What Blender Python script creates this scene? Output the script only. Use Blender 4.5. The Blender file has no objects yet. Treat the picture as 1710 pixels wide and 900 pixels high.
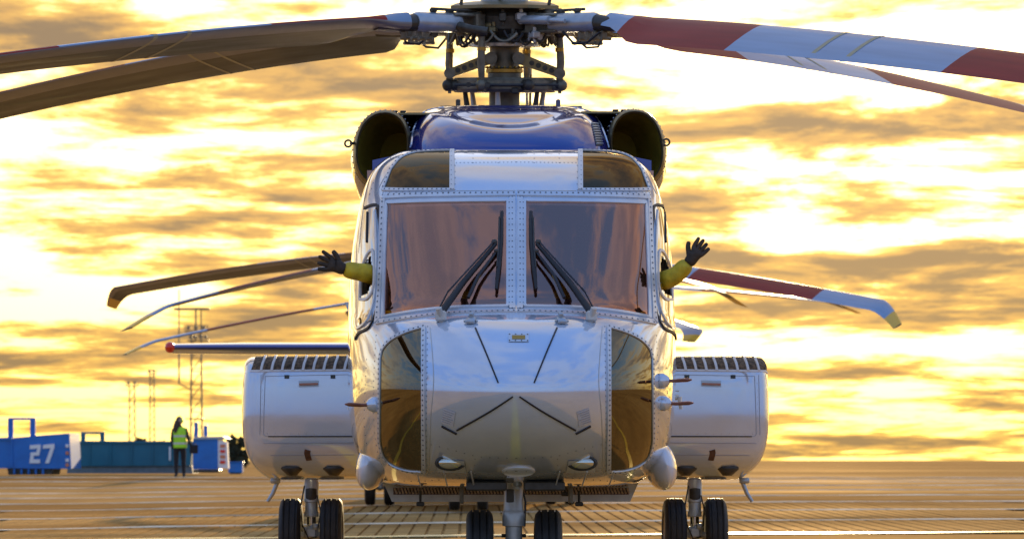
import bpy, bmesh, math, random
from mathutils import Vector, Matrix
from mathutils.bvhtree import BVHTree

R = math.radians
rnd = random.Random(7)
scene = bpy.context.scene
col = scene.collection

# ------------------------------------------------------------------ camera
F = 5628.0            # focal length in photo pixels (1710 wide)
CAMZ = 0.93
HOR = 768.0           # eye level in the photo
camd = bpy.data.cameras.new('camera')
cam = bpy.data.objects.new('camera', camd); col.objects.link(cam)
cam.location = (0, 0, CAMZ); cam.rotation_euler = (R(90), 0, 0)
camd.sensor_width = 36.0; camd.lens = F / 1710 * 36.0
camd.shift_y = (HOR - 450) / 1710
camd.clip_end = 20000; camd.clip_start = 0.5
camd.dof.use_dof = True; camd.dof.focus_distance = 22.6; camd.dof.aperture_fstop = 5.6
scene.camera = cam

# ------------------------------------------------------------------ world, sun, exposure
SUN_EL, SUN_AZ = 9.0, 5.0       # low sun behind the helicopter, slightly to the right
scene.view_settings.view_transform = 'Standard'
scene.view_settings.look = 'None'
scene.view_settings.gamma = 1.0
scene.view_settings.exposure = 1.5
world = bpy.data.worlds.new('World'); scene.world = world; world.use_nodes = True
wn = world.node_tree; wn.nodes.clear()


def NW(t, **kw):
    n = wn.nodes.new(t)
    for k, v in kw.items(): setattr(n, k, v)
    return n


def wl(a, b): wn.links.new(a, b)


def wmath(op, a, b=None, clamp=False):
    n = NW('ShaderNodeMath', operation=op, use_clamp=clamp)
    for i, v in enumerate((a, b)):
        if v is None: continue
        if isinstance(v, (int, float)): n.inputs[i].default_value = v
        else: wl(v, n.inputs[i])
    return n.outputs[0]


def wmix(f, a, b, blend='MIX'):
    n = NW('ShaderNodeMix', data_type='RGBA', blend_type=blend)
    for s, v in ((n.inputs[0], f), (n.inputs[6], a), (n.inputs[7], b)):
        if isinstance(v, (int, float)): s.default_value = v
        elif isinstance(v, tuple): s.default_value = (*v, 1)
        else: wl(v, s)
    return n.outputs[2]


def wrange(v, a, b, c=0.0, d=1.0):
    n = NW('ShaderNodeMapRange', interpolation_type='SMOOTHSTEP')
    wl(v, n.inputs[0])
    for i, q in enumerate((a, b, c, d)): n.inputs[i + 1].default_value = q
    return n.outputs[0]


out = NW('ShaderNodeOutputWorld'); bg = NW('ShaderNodeBackground')
bg.inputs[1].default_value = 0.1
wl(bg.outputs[0], out.inputs[0])
sky = NW('ShaderNodeTexSky', sky_type='NISHITA', sun_disc=False)
sky.sun_elevation = R(SUN_EL); sky.sun_rotation = R(SUN_AZ); sky.dust_density = 2.5; sky.altitude = 0
tc = NW('ShaderNodeTexCoord'); sep = NW('ShaderNodeSeparateXYZ'); wl(tc.outputs['Generated'], sep.inputs[0])
zz = wmath('MAXIMUM', sep.outputs[2], 0.0)
den = wmath('ADD', zz, 0.085)
px = wmath('DIVIDE', sep.outputs[0], den); py = wmath('DIVIDE', sep.outputs[1], den)
cv = NW('ShaderNodeCombineXYZ'); wl(px, cv.inputs[0]); wl(py, cv.inputs[1])


def wnoise(scale, detail, rough, offs, dist=0.0, sx=1.0):
    m = NW('ShaderNodeMapping'); wl(cv.outputs[0], m.inputs[0])
    m.inputs['Location'].default_value = offs; m.inputs['Scale'].default_value = (sx, 1, 1)
    n = NW('ShaderNodeTexNoise'); wl(m.outputs[0], n.inputs['Vector'])
    n.inputs['Scale'].default_value = scale; n.inputs['Detail'].default_value = detail
    n.inputs['Roughness'].default_value = rough; n.inputs['Distortion'].default_value = dist
    return n.outputs[0]


big = wnoise(0.85, 3, 0.5, (3.1, 1.7, 0), 0.2, 1.1)
mid = wnoise(2.1, 11, 0.64, (11.3, 4.2, 2), 0.3, 1.15)
fine = wnoise(8.0, 9, 0.66, (2.3, 9.2, 5), 0.5, 0.8)
dsum = wmath('ADD', wmath('MULTIPLY', big, 0.5), wmath('ADD', wmath('MULTIPLY', mid, 0.52), wmath('MULTIPLY', fine, 0.14)))
dens = wrange(dsum, 0.56, 0.695)          # thickness of the cloud
cover = wrange(dsum, 0.52, 0.605)        # edge of the cloud
sd = (math.sin(R(SUN_AZ)), math.cos(R(SUN_AZ)))
hl = wmath('SQRT', wmath('ADD', wmath('MULTIPLY', sep.outputs[0], sep.outputs[0]), wmath('ADD', wmath('MULTIPLY', sep.outputs[1], sep.outputs[1]), 1e-4)))
sdot = wmath('ADD', wmath('MULTIPLY', sep.outputs[0], sd[0]), wmath('MULTIPLY', sep.outputs[1], sd[1]))
sunw = wrange(sdot, 0.25, 0.99)
# veil of bright haze over the half of the sky that holds the sun
low = wrange(sep.outputs[2], 0.02, 0.42, 1.0, 0.0)
veil = wmix(low, (1.9, 2.5, 3.8), (5.3, 4.4, 2.7))
hz = wrange(sep.outputs[2], 0.0, 0.09, 1.0, 0.0)
veil = wmix(hz, veil, (6.2, 4.7, 1.15))
clear = wmix(wmath('MULTIPLY', sunw, 0.85), sky.outputs[0], veil)
anti = wmix(0.7, sky.outputs[0], (0.55, 1.45, 4.0))
clear = wmix(sunw, anti, clear)
cs = wmix(wrange(dens, 0.0, 0.45), (4.6, 2.9, 0.5), (2.6, 1.4, 0.34))
cs = wmix(wrange(dens, 0.4, 1.0), cs, (0.80, 0.50, 0.29))
ca = wmix(dens, (2.7, 2.75, 2.9), (1.6, 1.75, 2.15))
cloud = wmix(sunw, ca, cs)
thin = wmath('ADD', 0.52, wmath('MULTIPLY', sunw, 0.42))     # the sky opposite the sun is clearer
wl(wmix(wmath('MULTIPLY', cover, thin), clear, cloud), bg.inputs[0])

sund = bpy.data.lights.new('sun', 'SUN'); sund.energy = 3.4; sund.angle = R(0.5); sund.color = (1.0, 0.74, 0.40)
sun = bpy.data.objects.new('sun', sund); col.objects.link(sun)
sdir = Vector((sd[0] * math.cos(R(SUN_EL)), sd[1] * math.cos(R(SUN_EL)), math.sin(R(SUN_EL))))
sun.rotation_euler = sdir.to_track_quat('Z', 'Y').to_euler(); sun.location = sdir * 200

# ------------------------------------------------------------------ materials
MATS = {}


def mat(name, c, rough=0.5, metal=0.0, coat=0.0, var=0.0, vscale=6.0, bump=0.0, bscale=40.0, rvar=0.0, spec=0.5, stretch=(1, 1, 1), emis=None):
    m = bpy.data.materials.new(name); m.use_nodes = True
    nt = m.node_tree; b = nt.nodes['Principled BSDF']
    b.inputs['Base Color'].default_value = (*c, 1); b.inputs['Roughness'].default_value = rough
    b.inputs['Metallic'].default_value = metal; b.inputs['Coat Weight'].default_value = coat
    b.inputs['Coat Roughness'].default_value = 0.03; b.inputs['Specular IOR Level'].default_value = spec
    if var or rvar or bump:
        t = nt.nodes.new('ShaderNodeTexCoord'); mp = nt.nodes.new('ShaderNodeMapping')
        mp.inputs['Scale'].default_value = stretch
        nt.links.new(t.outputs['Object'], mp.inputs[0])
        n = nt.nodes.new('ShaderNodeTexNoise'); n.inputs['Scale'].default_value = vscale; n.inputs['Detail'].default_value = 6
        nt.links.new(mp.outputs[0], n.inputs['Vector'])
        if var:
            r = nt.nodes.new('ShaderNodeMapRange'); nt.links.new(n.outputs[0], r.inputs[0])
            r.inputs[1].default_value = 0.3; r.inputs[2].default_value = 0.7
            r.inputs[3].default_value = 1 - var; r.inputs[4].default_value = 1 + var
            x = nt.nodes.new('ShaderNodeVectorMath'); x.operation = 'SCALE'
            x.inputs[0].default_value = c; nt.links.new(r.outputs[0], x.inputs['Scale'])
            nt.links.new(x.outputs[0], b.inputs['Base Color'])
        if rvar:
            r = nt.nodes.new('ShaderNodeMapRange'); nt.links.new(n.outputs[0], r.inputs[0])
            r.inputs[1].default_value = 0.3; r.inputs[2].default_value = 0.7
            r.inputs[3].default_value = max(0.01, rough - rvar); r.inputs[4].default_value = rough + rvar
            nt.links.new(r.outputs[0], b.inputs['Roughness'])
        if bump:
            n2 = nt.nodes.new('ShaderNodeTexNoise'); n2.inputs['Scale'].default_value = bscale; n2.inputs['Detail'].default_value = 4
            nt.links.new(mp.outputs[0], n2.inputs['Vector'])
            bp = nt.nodes.new('ShaderNodeBump'); bp.inputs['Strength'].default_value = bump; bp.inputs['Distance'].default_value = 0.02
            nt.links.new(n2.outputs[0], bp.inputs['Height']); nt.links.new(bp.outputs[0], b.inputs['Normal'])
    MATS[name] = m
    return m


def glass(name, tint, refl, base_refl, rough=0.02):
    m = bpy.data.materials.new(name); m.use_nodes = True
    nt = m.node_tree; nt.nodes.clear()
    o = nt.nodes.new('ShaderNodeOutputMaterial')
    t = nt.nodes.new('ShaderNodeBsdfTransparent'); t.inputs[0].default_value = (*tint, 1)
    g = nt.nodes.new('ShaderNodeBsdfGlossy'); g.inputs[0].default_value = (*refl, 1); g.inputs['Roughness'].default_value = rough
    lw = nt.nodes.new('ShaderNodeLayerWeight'); lw.inputs[0].default_value = 0.36
    mr = nt.nodes.new('ShaderNodeMapRange'); nt.links.new(lw.outputs['Fresnel'], mr.inputs[0])
    mr.inputs[3].default_value = base_refl; mr.inputs[4].default_value = 1.0
    mx = nt.nodes.new('ShaderNodeMixShader'); nt.links.new(mr.outputs[0], mx.inputs[0])
    nt.links.new(t.outputs[0], mx.inputs[1]); nt.links.new(g.outputs[0], mx.inputs[2])
    nt.links.new(mx.outputs[0], o.inputs[0])
    MATS[name] = m
    return m


mat('paint_white', (0.58, 0.66, 0.76), 0.12, 0.4, 1.0, var=0.05, vscale=2.2, rvar=0.05, bump=0.045, bscale=2.6)
mat('paint_gloss', (0.70, 0.74, 0.80), 0.15, 0.08, 1.0)
mat('paint_frame', (0.58, 0.64, 0.69), 0.3, 0.25, 0.4, var=0.06, vscale=9)
mat('paint_blue', (0.012, 0.03, 0.22), 0.12, 0.15, 1.0, var=0.05)
mat('paint_navy', (0.02, 0.025, 0.09), 0.2, 0.2, 0.8)
mat('black_rubber', (0.012, 0.012, 0.012), 0.55, var=0.2)
mat('tyre', (0.018, 0.017, 0.015), 0.62, var=0.3, vscale=12, bump=0.12, bscale=60)
mat('strip_black', (0.014, 0.012, 0.014), 0.4)
mat('steel', (0.42, 0.43, 0.43), 0.3, 0.9, var=0.12, vscale=20)
mat('hub_grey', (0.17, 0.155, 0.11), 0.42, 0.35, var=0.3, vscale=14, bump=0.1)
mat('hub_dark', (0.06, 0.056, 0.042), 0.45, 0.3, var=0.4, vscale=18)
mat('hub_light', (0.40, 0.45, 0.48), 0.3, 0.4, 0.2, var=0.1, vscale=12)
mat('brass', (0.45, 0.27, 0.05), 0.35, 0.7, var=0.2)
mat('intake_metal', (0.24, 0.19, 0.09), 0.35, 0.6, var=0.15, vscale=8)
mat('duct_dark', (0.24, 0.17, 0.02), 0.7, 0.0, var=0.2, spec=0.05)
mat('blade_dark', (0.036, 0.03, 0.018), 0.42, 0.0, 0.15, var=0.2, vscale=4, stretch=(0.3, 3, 1), rvar=0.1)
mat('blade_edge', (0.24, 0.22, 0.21), 0.4, 0.4, var=0.1, vscale=5)
mat('blade_sky_white', (0.19, 0.31, 0.46), 0.34, 0.1, 0.15, var=0.1, vscale=3, stretch=(0.4, 4, 1))  # blue of the reflected sky is put into the white bands
mat('blade_red', (0.28, 0.018, 0.010), 0.42, 0.0, 0.0, spec=0.18, var=0.18, vscale=3, stretch=(0.4, 4, 1))
mat('blade_yellow', (0.75, 0.42, 0.02), 0.35, 0, 0.2)
mat('seam', (0.42, 0.36, 0.2), 0.5)
mat('gear_white', (0.50, 0.51, 0.48), 0.35, 0.2, 0.2, var=0.15, vscale=12)
mat('gear_dark', (0.05, 0.048, 0.04), 0.45, 0.3, var=0.3, vscale=15)
mat('rivet', (0.10, 0.12, 0.14), 0.45, 0.4)
mat('oleo', (0.62, 0.62, 0.6), 0.1, 1.0)
mat('interior', (0.05, 0.045, 0.042), 0.8, var=0.2)
mat('bulkhead', (0.54, 0.32, 0.24), 0.8, var=0.25, vscale=2)
mat('grip', (0.15, 0.095, 0.05), 0.8, var=0.85, vscale=38, bump=0.8, bscale=120)
mat('rib_white', (0.72, 0.70, 0.66), 0.4, var=0.06)
mat('stain', (0.09, 0.04, 0.025), 0.5, var=0.4, vscale=30)
mat('grille_rust', (0.50, 0.38, 0.26), 0.6, 0.2, var=0.5, vscale=60)
mat('red_lens', (0.75, 0.03, 0.01), 0.25, 0, 0.5)
mat('copper', (0.35, 0.15, 0.1), 0.35, 0.7)
mat('lamp_glass', (0.55, 0.57, 0.5), 0.05, 0.9)
mat('placard', (0.48, 0.5, 0.52), 0.5)
mat('placard_ink', (0.28, 0.30, 0.33), 0.6)
mat('jacket', (0.55, 0.40, 0.012), 0.6, var=0.3, vscale=14, bump=1.0, bscale=16)
mat('glove', (0.045, 0.03, 0.017), 0.75, var=0.3, vscale=25, bump=0.3, bscale=60)
mat('skin', (0.42, 0.24, 0.17), 0.55)
mat('helmet', (0.10, 0.09, 0.085), 0.35, 0, 0.3)
mat('visor', (0.02, 0.02, 0.022), 0.1, 0, 0.5)
mat('trousers', (0.014, 0.013, 0.014), 0.8, var=0.2)
mat('hivis', (0.42, 0.85, 0.02), 0.6, var=0.08, vscale=10)
mat('reflective', (0.62, 0.62, 0.58), 0.3, 0.3)
mat('hair', (0.05, 0.025, 0.012), 0.6, var=0.4, vscale=30, stretch=(3, 3, 0.4))
mat('ear_green', (0.16, 0.65, 0.03), 0.4)
mat('bin_blue', (0.004, 0.15, 0.50), 0.45, 0, 0.2, var=0.15, vscale=2.5)
mat('bin_teal', (0.006, 0.13, 0.19), 0.5, 0, 0.1, var=0.12, vscale=1.5)
mat('bin_grey', (0.16, 0.19, 0.2), 0.6, var=0.15)
mat('white_paint', (0.78, 0.78, 0.76), 0.5)
mat('reflector', (0.62, 0.22, 0.1), 0.4)
mat('mast_hazed', (0.30, 0.24, 0.14), 0.5, 0.5)  # metal lightened and yellowed in place of haze around the distant masts
mat('bark', (0.05, 0.035, 0.022), 0.9, var=0.3)
mat('leaf', (0.045, 0.05, 0.018), 0.7, var=0.4, vscale=1.5)
mat('leaf_far', (0.07, 0.06, 0.025), 0.7, var=0.3, vscale=1.0)
glass('windscreen_glass', (0.88, 0.60, 0.50), (0.98, 0.52, 0.37), 0.33)
glass('cabin_glass', (0.16, 0.14, 0.10), (0.55, 0.44, 0.29), 0.06)
glass('chin_glass', (0.16, 0.14, 0.10), (0.70, 0.62, 0.44), 0.20)
glass('door_glass', (0.35, 0.35, 0.32), (0.97, 0.95, 0.92), 0.62)


# ------------------------------------------------------------------ mesh helpers
class MB:
    def __init__(s): s.v = []; s.f = []; s.m = []

    def add(s, vs, fs, mi=0):
        o = len(s.v); s.v.extend([tuple(p) for p in vs])
        for f in fs: s.f.append(tuple(i + o for i in f)); s.m.append(mi)
        return s

    def box(s, c, d, M=None, mi=0):
        x, y, z = d[0] / 2, d[1] / 2, d[2] / 2
        vs = [Vector((a, b, e)) for a in (-x, x) for b in (-y, y) for e in (-z, z)]
        vs = [(M @ p if M else p) + Vector(c) for p in vs]
        return s.add(vs, [(0, 1, 3, 2), (4, 6, 7, 5), (0, 4, 5, 1), (2, 3, 7, 6), (0, 2, 6, 4), (1, 5, 7, 3)], mi)

    def bbox(s, c, d, b=0.01, M=None, mi=0):
        """box with chamfered edges: three stacked rings of an octagon-like outline"""
        x, y, z = d[0] / 2, d[1] / 2, d[2] / 2
        b = min(b, x * 0.9, y * 0.9, z * 0.9)
        rings = []
        for zz_, i in ((-z, b), (-z + b, 0), (z - b, 0), (z, b)):
            X, Y = x - i, y - i; q = b * 0.7
            rings.append([(-X + q, -Y, zz_), (X - q, -Y, zz_), (X, -Y + q, zz_), (X, Y - q, zz_), (X - q, Y, zz_), (-X + q, Y, zz_), (-X, Y - q, zz_), (-X, -Y + q, zz_)])
        rings = [[(M @ Vector(p) if M else Vector(p)) + Vector(c) for p in r] for r in rings]
        return s.loft(rings, True, True, mi)

    def loft(s, rings, close=True, caps=True, mi=0):
        n = len(rings[0]); vs = [p for r in rings for p in r]; fs = []
        for i in range(len(rings) - 1):
            for j in range(n if close else n - 1):
                k = (j + 1) % n
                fs.append((i * n + j, i * n + k, (i + 1) * n + k, (i + 1) * n + j))
        if caps:
            fs.append(tuple(range(n))[::-1]); fs.append(tuple((len(rings) - 1) * n + j for j in range(n)))
        return s.add(vs, fs, mi)

    def tube(s, pts, r, n=10, mi=0, caps=True):
        pts = [Vector(p) for p in pts]
        rr = r if isinstance(r, (list, tuple)) else [r] * len(pts)
        rings = []; up = None
        for i, p in enumerate(pts):
            t = (pts[min(i + 1, len(pts) - 1)] - pts[max(i - 1, 0)]).normalized()
            if up is None: up = Vector((0, 0, 1)) if abs(t.z) < 0.9 else Vector((1, 0, 0))
            a = t.cross(up)
            if a.length < 1e-4: a = t.cross(Vector((0, 1, 0.3)))
            a.normalize(); b = a.cross(t).normalized(); up = b
            rings.append([p + (a * math.cos(q) + b * math.sin(q)) * rr[i] for q in [2 * math.pi * k / n for k in range(n)]])
        return s.loft(rings, True, caps, mi)

    def lathe(s, prof, c=(0, 0, 0), axis='Z', n=24, mi=0, M=None, sx=1.0, sy=1.0):
        """prof: (radius, height) pairs"""
        rings = []
        for r_, h in prof:
            ring = []
            for k in range(n):
                a = 2 * math.pi * k / n; u, w = r_ * math.cos(a) * sx, r_ * math.sin(a) * sy
                p = Vector((u, w, h)) if axis == 'Z' else (Vector((h, u, w)) if axis == 'X' else Vector((u, h, w)))
                ring.append((M @ p if M else p) + Vector(c))
            rings.append(ring)
        return s.loft(rings, True, True, mi)

    def ball(s, c, r, n=12, mi=0, M=None):
        rx, ry, rz = r if isinstance(r, (tuple, list)) else (r, r, r)
        rings = []
        for i in range(1, n // 2 + 1):
            a = math.pi * i / (n // 2 + 1)
            ring = []
            for k in range(n):
                b = 2 * math.pi * k / n
                p = Vector((rx * math.sin(a) * math.cos(b), ry * math.sin(a) * math.sin(b), -rz * math.cos(a)))
                ring.append((M @ p if M else p) + Vector(c))
            rings.append(ring)
        return s.loft(rings, True, True, mi)

    def build(s, name, mats, parent=None, smooth=None, flip=False):
        me = bpy.data.meshes.new(name); me.from_pydata(s.v, [], s.f)
        for m in (mats if isinstance(mats, (list, tuple)) else [mats]): me.materials.append(MATS[m])
        me.polygons.foreach_set('material_index', s.m)
        bm = bmesh.new(); bm.from_mesh(me); bmesh.ops.recalc_face_normals(bm, faces=bm.faces); bm.to_mesh(me); bm.free()
        if smooth is not None:
            me.polygons.foreach_set('use_smooth', [True] * len(me.polygons))
            try: me.set_sharp_from_angle(angle=R(smooth))
            except Exception: pass
        me.update()
        o = bpy.data.objects.new(name, me); col.objects.link(o)
        if parent: o.parent = parent
        return o


def empty(name, loc=(0, 0, 0), rz=0.0, parent=None):
    o = bpy.data.objects.new(name, None); col.objects.link(o); o.location = loc; o.rotation_euler = (0, 0, rz)
    o.empty_display_size = 0.3
    if parent: o.parent = parent
    return o


def tag(o, label=None, cat=None, group=None, kind=None):
    if label: o['label'] = label
    if cat: o['category'] = cat
    if group: o['group'] = group
    if kind: o['kind'] = kind
    return o


def copy_tree(o, parent=None):
    c = o.copy(); col.objects.link(c); c.parent = parent
    for ch in list(o.children): copy_tree(ch, c)
    return c


def pchip(tab):
    xs = [t[0] for t in tab]; ys = [t[1] for t in tab]; n = len(xs)
    d = [(ys[i + 1] - ys[i]) / (xs[i + 1] - xs[i]) for i in range(n - 1)]
    m = [d[0]] + [0 if d[i - 1] * d[i] <= 0 else 2 * d[i - 1] * d[i] / (d[i - 1] + d[i]) for i in range(1, n - 1)] + [d[-1]]

    def f(x):
        if x <= xs[0]: return ys[0]
        if x >= xs[-1]: return ys[-1]
        i = max(k for k in range(n - 1) if xs[k] <= x)
        h = xs[i + 1] - xs[i]; t = (x - xs[i]) / h
        return (ys[i] * (1 + 2 * t) * (1 - t) ** 2 + h * m[i] * t * (1 - t) ** 2 + ys[i + 1] * t * t * (3 - 2 * t) + h * m[i + 1] * t * t * (t - 1))
    return f


def sstep(a, b, x):
    t = min(1, max(0, (x - a) / (b - a))); return t * t * (3 - 2 * t)


def cr(p, t):
    """Catmull-Rom through a list of tuples, t in [0, len-1]"""
    n = len(p); i = min(int(t), n - 2); u = t - i
    a, b, c, d = p[max(i - 1, 0)], p[i], p[i + 1], p[min(i + 2, n - 1)]
    return tuple(0.5 * (2 * B + (C - A) * u + (2 * A - 5 * B + 4 * C - D) * u * u + (3 * B - A - 3 * C + D) * u ** 3) for A, B, C, D in zip(a, b, c, d))


def resample(pts, n, closed=False, smooth=True):
    """n points evenly along a polyline (tuples), softened by Catmull-Rom when smooth"""
    q = list(pts) + ([pts[0]] if closed else [])
    if smooth and len(q) > 2:
        dense = [cr(q, t / 12) for t in range(12 * (len(q) - 1) + 1)]
    else: dense = q
    L = [0]
    for a, b in zip(dense, dense[1:]): L.append(L[-1] + math.dist(a, b))
    res = []; j = 0
    for k in range(n):
        t = L[-1] * k / (n - 1)
        while j < len(L) - 2 and L[j + 1] < t: j += 1
        u = (t - L[j]) / max(1e-9, L[j + 1] - L[j])
        res.append(tuple(a + (b - a) * u for a, b in zip(dense[j], dense[j + 1])))
    return res


def inpoly(p, poly):
    x, y = p; c = False; n = len(poly)
    for i in range(n):
        x1, y1 = poly[i]; x2, y2 = poly[i - 1]
        if (y1 > y) != (y2 > y) and x < (x2 - x1) * (y - y1) / (y2 - y1) + x1: c = not c
    return c


# ------------------------------------------------------------------ ground
rise = pchip([(-500, 0), (38, 0), (42, 0.015), (50, 0.077), (60, 0.154), (70, 0.232), (80, 0.309), (90, 0.386), (98, 0.43), (106, 0.44), (130, 0.44), (9000, 0.44)])
cross = pchip([(-30, -0.16), (-12, -0.15), (-7.5, -0.11), (-4, -0.05), (0, 0), (4, 0.03), (8, 0.045), (30, 0.05)])


def gz(x, y): return rise(y) + cross(x) * sstep(30, 44, y) * (1 - sstep(80, 97, y))


def apron_material(name, detail):
    m = bpy.data.materials.new(name); m.use_nodes = True; nt = m.node_tree; b = nt.nodes['Principled BSDF']
    N = nt.nodes.new; L = nt.links.new
    geo = N('ShaderNodeNewGeometry')

    def noise(scale, st, det=6, rough=0.6):
        mp = N('ShaderNodeMapping'); mp.inputs['Scale'].default_value = st; L(geo.outputs['Position'], mp.inputs[0])
        n = N('ShaderNodeTexNoise'); n.inputs['Scale'].default_value = scale; n.inputs['Detail'].default_value = det; n.inputs['Roughness'].default_value = rough
        L(mp.outputs[0], n.inputs['Vector']); return n.outputs[0]

    def ramp(v, stops):
        r = N('ShaderNodeValToRGB'); L(v, r.inputs[0]); e = r.color_ramp.elements
        e[0].position, e[0].color = stops[0][0], (*stops[0][1], 1); e[1].position, e[1].color = stops[-1][0], (*stops[-1][1], 1)
        for p_, c_ in stops[1:-1]:
            q = e.new(p_); q.color = (*c_, 1)
        return r.outputs[0]
    n1 = noise(0.09, (0.35, 1, 1)); n2 = noise(1.1, (0.6, 1, 1)); n3 = noise(14, (1, 1, 1), 4)
    c = ramp(n1, [(0.32, (0.30, 0.165, 0.055)), (0.5, (0.48, 0.28, 0.095)), (0.68, (0.56, 0.345, 0.13))])
    mx = N('ShaderNodeMix'); mx.data_type = 'RGBA'; mx.blend_type = 'MULTIPLY'; mx.inputs[0].default_value = 0.7
    L(c, mx.inputs[6]); L(ramp(n2, [(0.3, (0.55, 0.55, 0.55)), (0.65, (1.1, 1.1, 1.1))]), mx.inputs[7])
    mx2 = N('ShaderNodeMix'); mx2.data_type = 'RGBA'; mx2.blend_type = 'MULTIPLY'; mx2.inputs[0].default_value = 0.5
    L(mx.outputs[2], mx2.inputs[6]); L(ramp(n3, [(0.3, (0.6, 0.6, 0.6)), (0.6, (1.1, 1.1, 1.1))]), mx2.inputs[7])
    L(mx2.outputs[2], b.inputs['Base Color'])
    r = N('ShaderNodeMapRange'); L(n1, r.inputs[0]); r.inputs[1].default_value = 0.35; r.inputs[2].default_value = 0.65; r.inputs[3].default_value = 0.75; r.inputs[4].default_value = 0.55
    b.inputs['Specular IOR Level'].default_value = 0.0
    gl = N('ShaderNodeBsdfGlossy'); gl.inputs[0].default_value = (1.0, 0.74, 0.40, 1); L(r.outputs[0], gl.inputs['Roughness'])
    ms = N('ShaderNodeMixShader'); L(b.outputs[0], ms.inputs[1]); L(gl.outputs[0], ms.inputs[2])
    L(ms.outputs[0], nt.nodes['Material Output'].inputs[0])
    wr = N('ShaderNodeMapRange'); L(n1, wr.inputs[0]); wr.inputs[1].default_value = 0.4; wr.inputs[2].default_value = 0.7; wr.inputs[3].default_value = 0.004; wr.inputs[4].default_value = 0.016
    L(wr.outputs[0], ms.inputs[0])
    L(r.outputs[0], b.inputs['Roughness'])
    bp = N('ShaderNodeBump'); bp.inputs['Strength'].default_value = 0.25; bp.inputs['Distance'].default_value = 0.01
    L(n3, bp.inputs['Height']); L(bp.outputs[0], b.inputs['Normal'])
    MATS[name] = m


apron_material('apron_concrete', True)
mat('joint_white', (0.80, 0.66, 0.44), 0.8, 0, 0.0, spec=0.0, var=0.3, vscale=1.5)
mat('joint_yellow', (0.62, 0.42, 0.04), 0.35, 0, 0.2, var=0.25, vscale=2)
mat('line_yellow', (0.70, 0.46, 0.02), 0.5, var=0.15, vscale=3)

PITCH = 6.2
JOINTS = [41.2 + PITCH * k for k in range(10)]
SLAB_W = 0.21
g = MB()
ys = [-3000, -300, -60, -20, 0, 10, 20, 28, 32, 36] + [40 + 1.5 * k for k in range(40)] + [102, 110, 130, 200, 400, 900, 2500, 8000]
xs = [-6000, -800, -150, -60, -30] + [-24 + 1.5 * k for k in range(33)] + [30, 60, 150, 800, 6000]
for y in ys:
    for x in xs: g.v.append((x, y, gz(x, y) - (0.02 if 41.1 < y < 59.9 and abs(x) < 12 else 0)))
nx = len(xs)
for i in range(len(ys) - 1):
    for j in range(nx - 1):
        g.f.append((i * nx + j, i * nx + j + 1, (i + 1) * nx + j + 1, (i + 1) * nx + j)); g.m.append(0)
apron = g.build('apron', 'apron_concrete', None, 60)
tag(apron, 'golden brown concrete airfield apron stretching to the horizon', None, None, 'structure')
apron.data.polygons.foreach_set('use_smooth', [True] * len(apron.data.polygons))

# paving slabs in the first three bays, each a piece of its own, tilted with the ground
sm = MB(); w_, l_, t_ = SLAB_W - 0.035, PITCH - 0.12, 0.05
sm.bbox((0, 0, -t_ / 2), (w_, l_, t_), 0.006)
slab0 = None
YAW = R(0.75)
for bay in range(3):
    ya, yb = JOINTS[bay], JOINTS[bay + 1]; ym = (ya + yb) / 2
    half = 0.5 * 1710 / F * ym + 0.2
    k0 = int(-half / SLAB_W); k1 = int(half / SLAB_W)
    for k in range(k0, k1 + 1):
        x = (k + 0.5) * SLAB_W - math.tan(YAW) * (ym - 40)
        za, zb = gz(x, ya), gz(x, yb)
        if slab0 is None: slab0 = sm.build('paving_slab', 'apron_concrete', apron); o = slab0
        else:
            o = bpy.data.objects.new('paving_slab', slab0.data); col.objects.link(o); o.parent = apron
        o.location = (x, ym, (za + zb) / 2 + 0.004 + rnd.uniform(-0.0015, 0.0025))
        dzx = (gz(x + 0.1, ym) - gz(x - 0.1, ym)) / 0.2
        o.rotation_euler = (math.atan2(zb - za, yb - ya), -math.atan(dzx), YAW)
# raised sealed joints across the apron; white ones carry their glint in a pale colour
for k, y in enumerate(JOINTS):
    s_ = MB(); rings = []
    for i in range(41):
        x = -20 + i; z = gz(x, y)
        hh = 0.016 + 0.006 * math.sin(i * 1.7 + k)
        wd = 0.16 + 0.04 * math.sin(i * 0.9 + 2 * k)
        rings.append([(x, y - wd, z + 0.002), (x, y - wd * 0.55, z + hh * 0.8), (x, y, z + hh), (x, y + wd * 0.55, z + hh * 0.8), (x, y + wd, z + 0.002)])
    s_.loft(rings, False, False)
    s_.build('sealed_joint', 'joint_yellow' if k == 0 else 'joint_white', apron, 80)
s_ = MB()
s_.loft([[(x - 0.05, y, gz(0, y) + 0.004), (x + 0.05, y, gz(0, y) + 0.004)] for x, y in ((0.03, y) for y in range(-40, 26, 3))], False, False)
s_.build('taxi_line', 'line_yellow', apron)
for sx in (-1, 1):
    q = resample([(1.2, 26.5), (1.42, 24.3), (1.78, 23.0), (2.3, 22.4), (3.2, 22.0), (6, 21.2), (14, 20), (30, 18.5)], 30); s_ = MB(); rg_ = []
    for i, p in enumerate(q):
        a, b = q[max(0, i - 1)], q[min(29, i + 1)]; t = Vector((b[0] - a[0], b[1] - a[1])).normalized() * 0.06
        rg_.append([(sx * (p[0] - t.y), p[1] + t.x, 0.004), (sx * (p[0] + t.y), p[1] - t.x, 0.004)])
    s_.loft(rg_, False, False); s_.build('taxi_line', 'line_yellow', apron)

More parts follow.
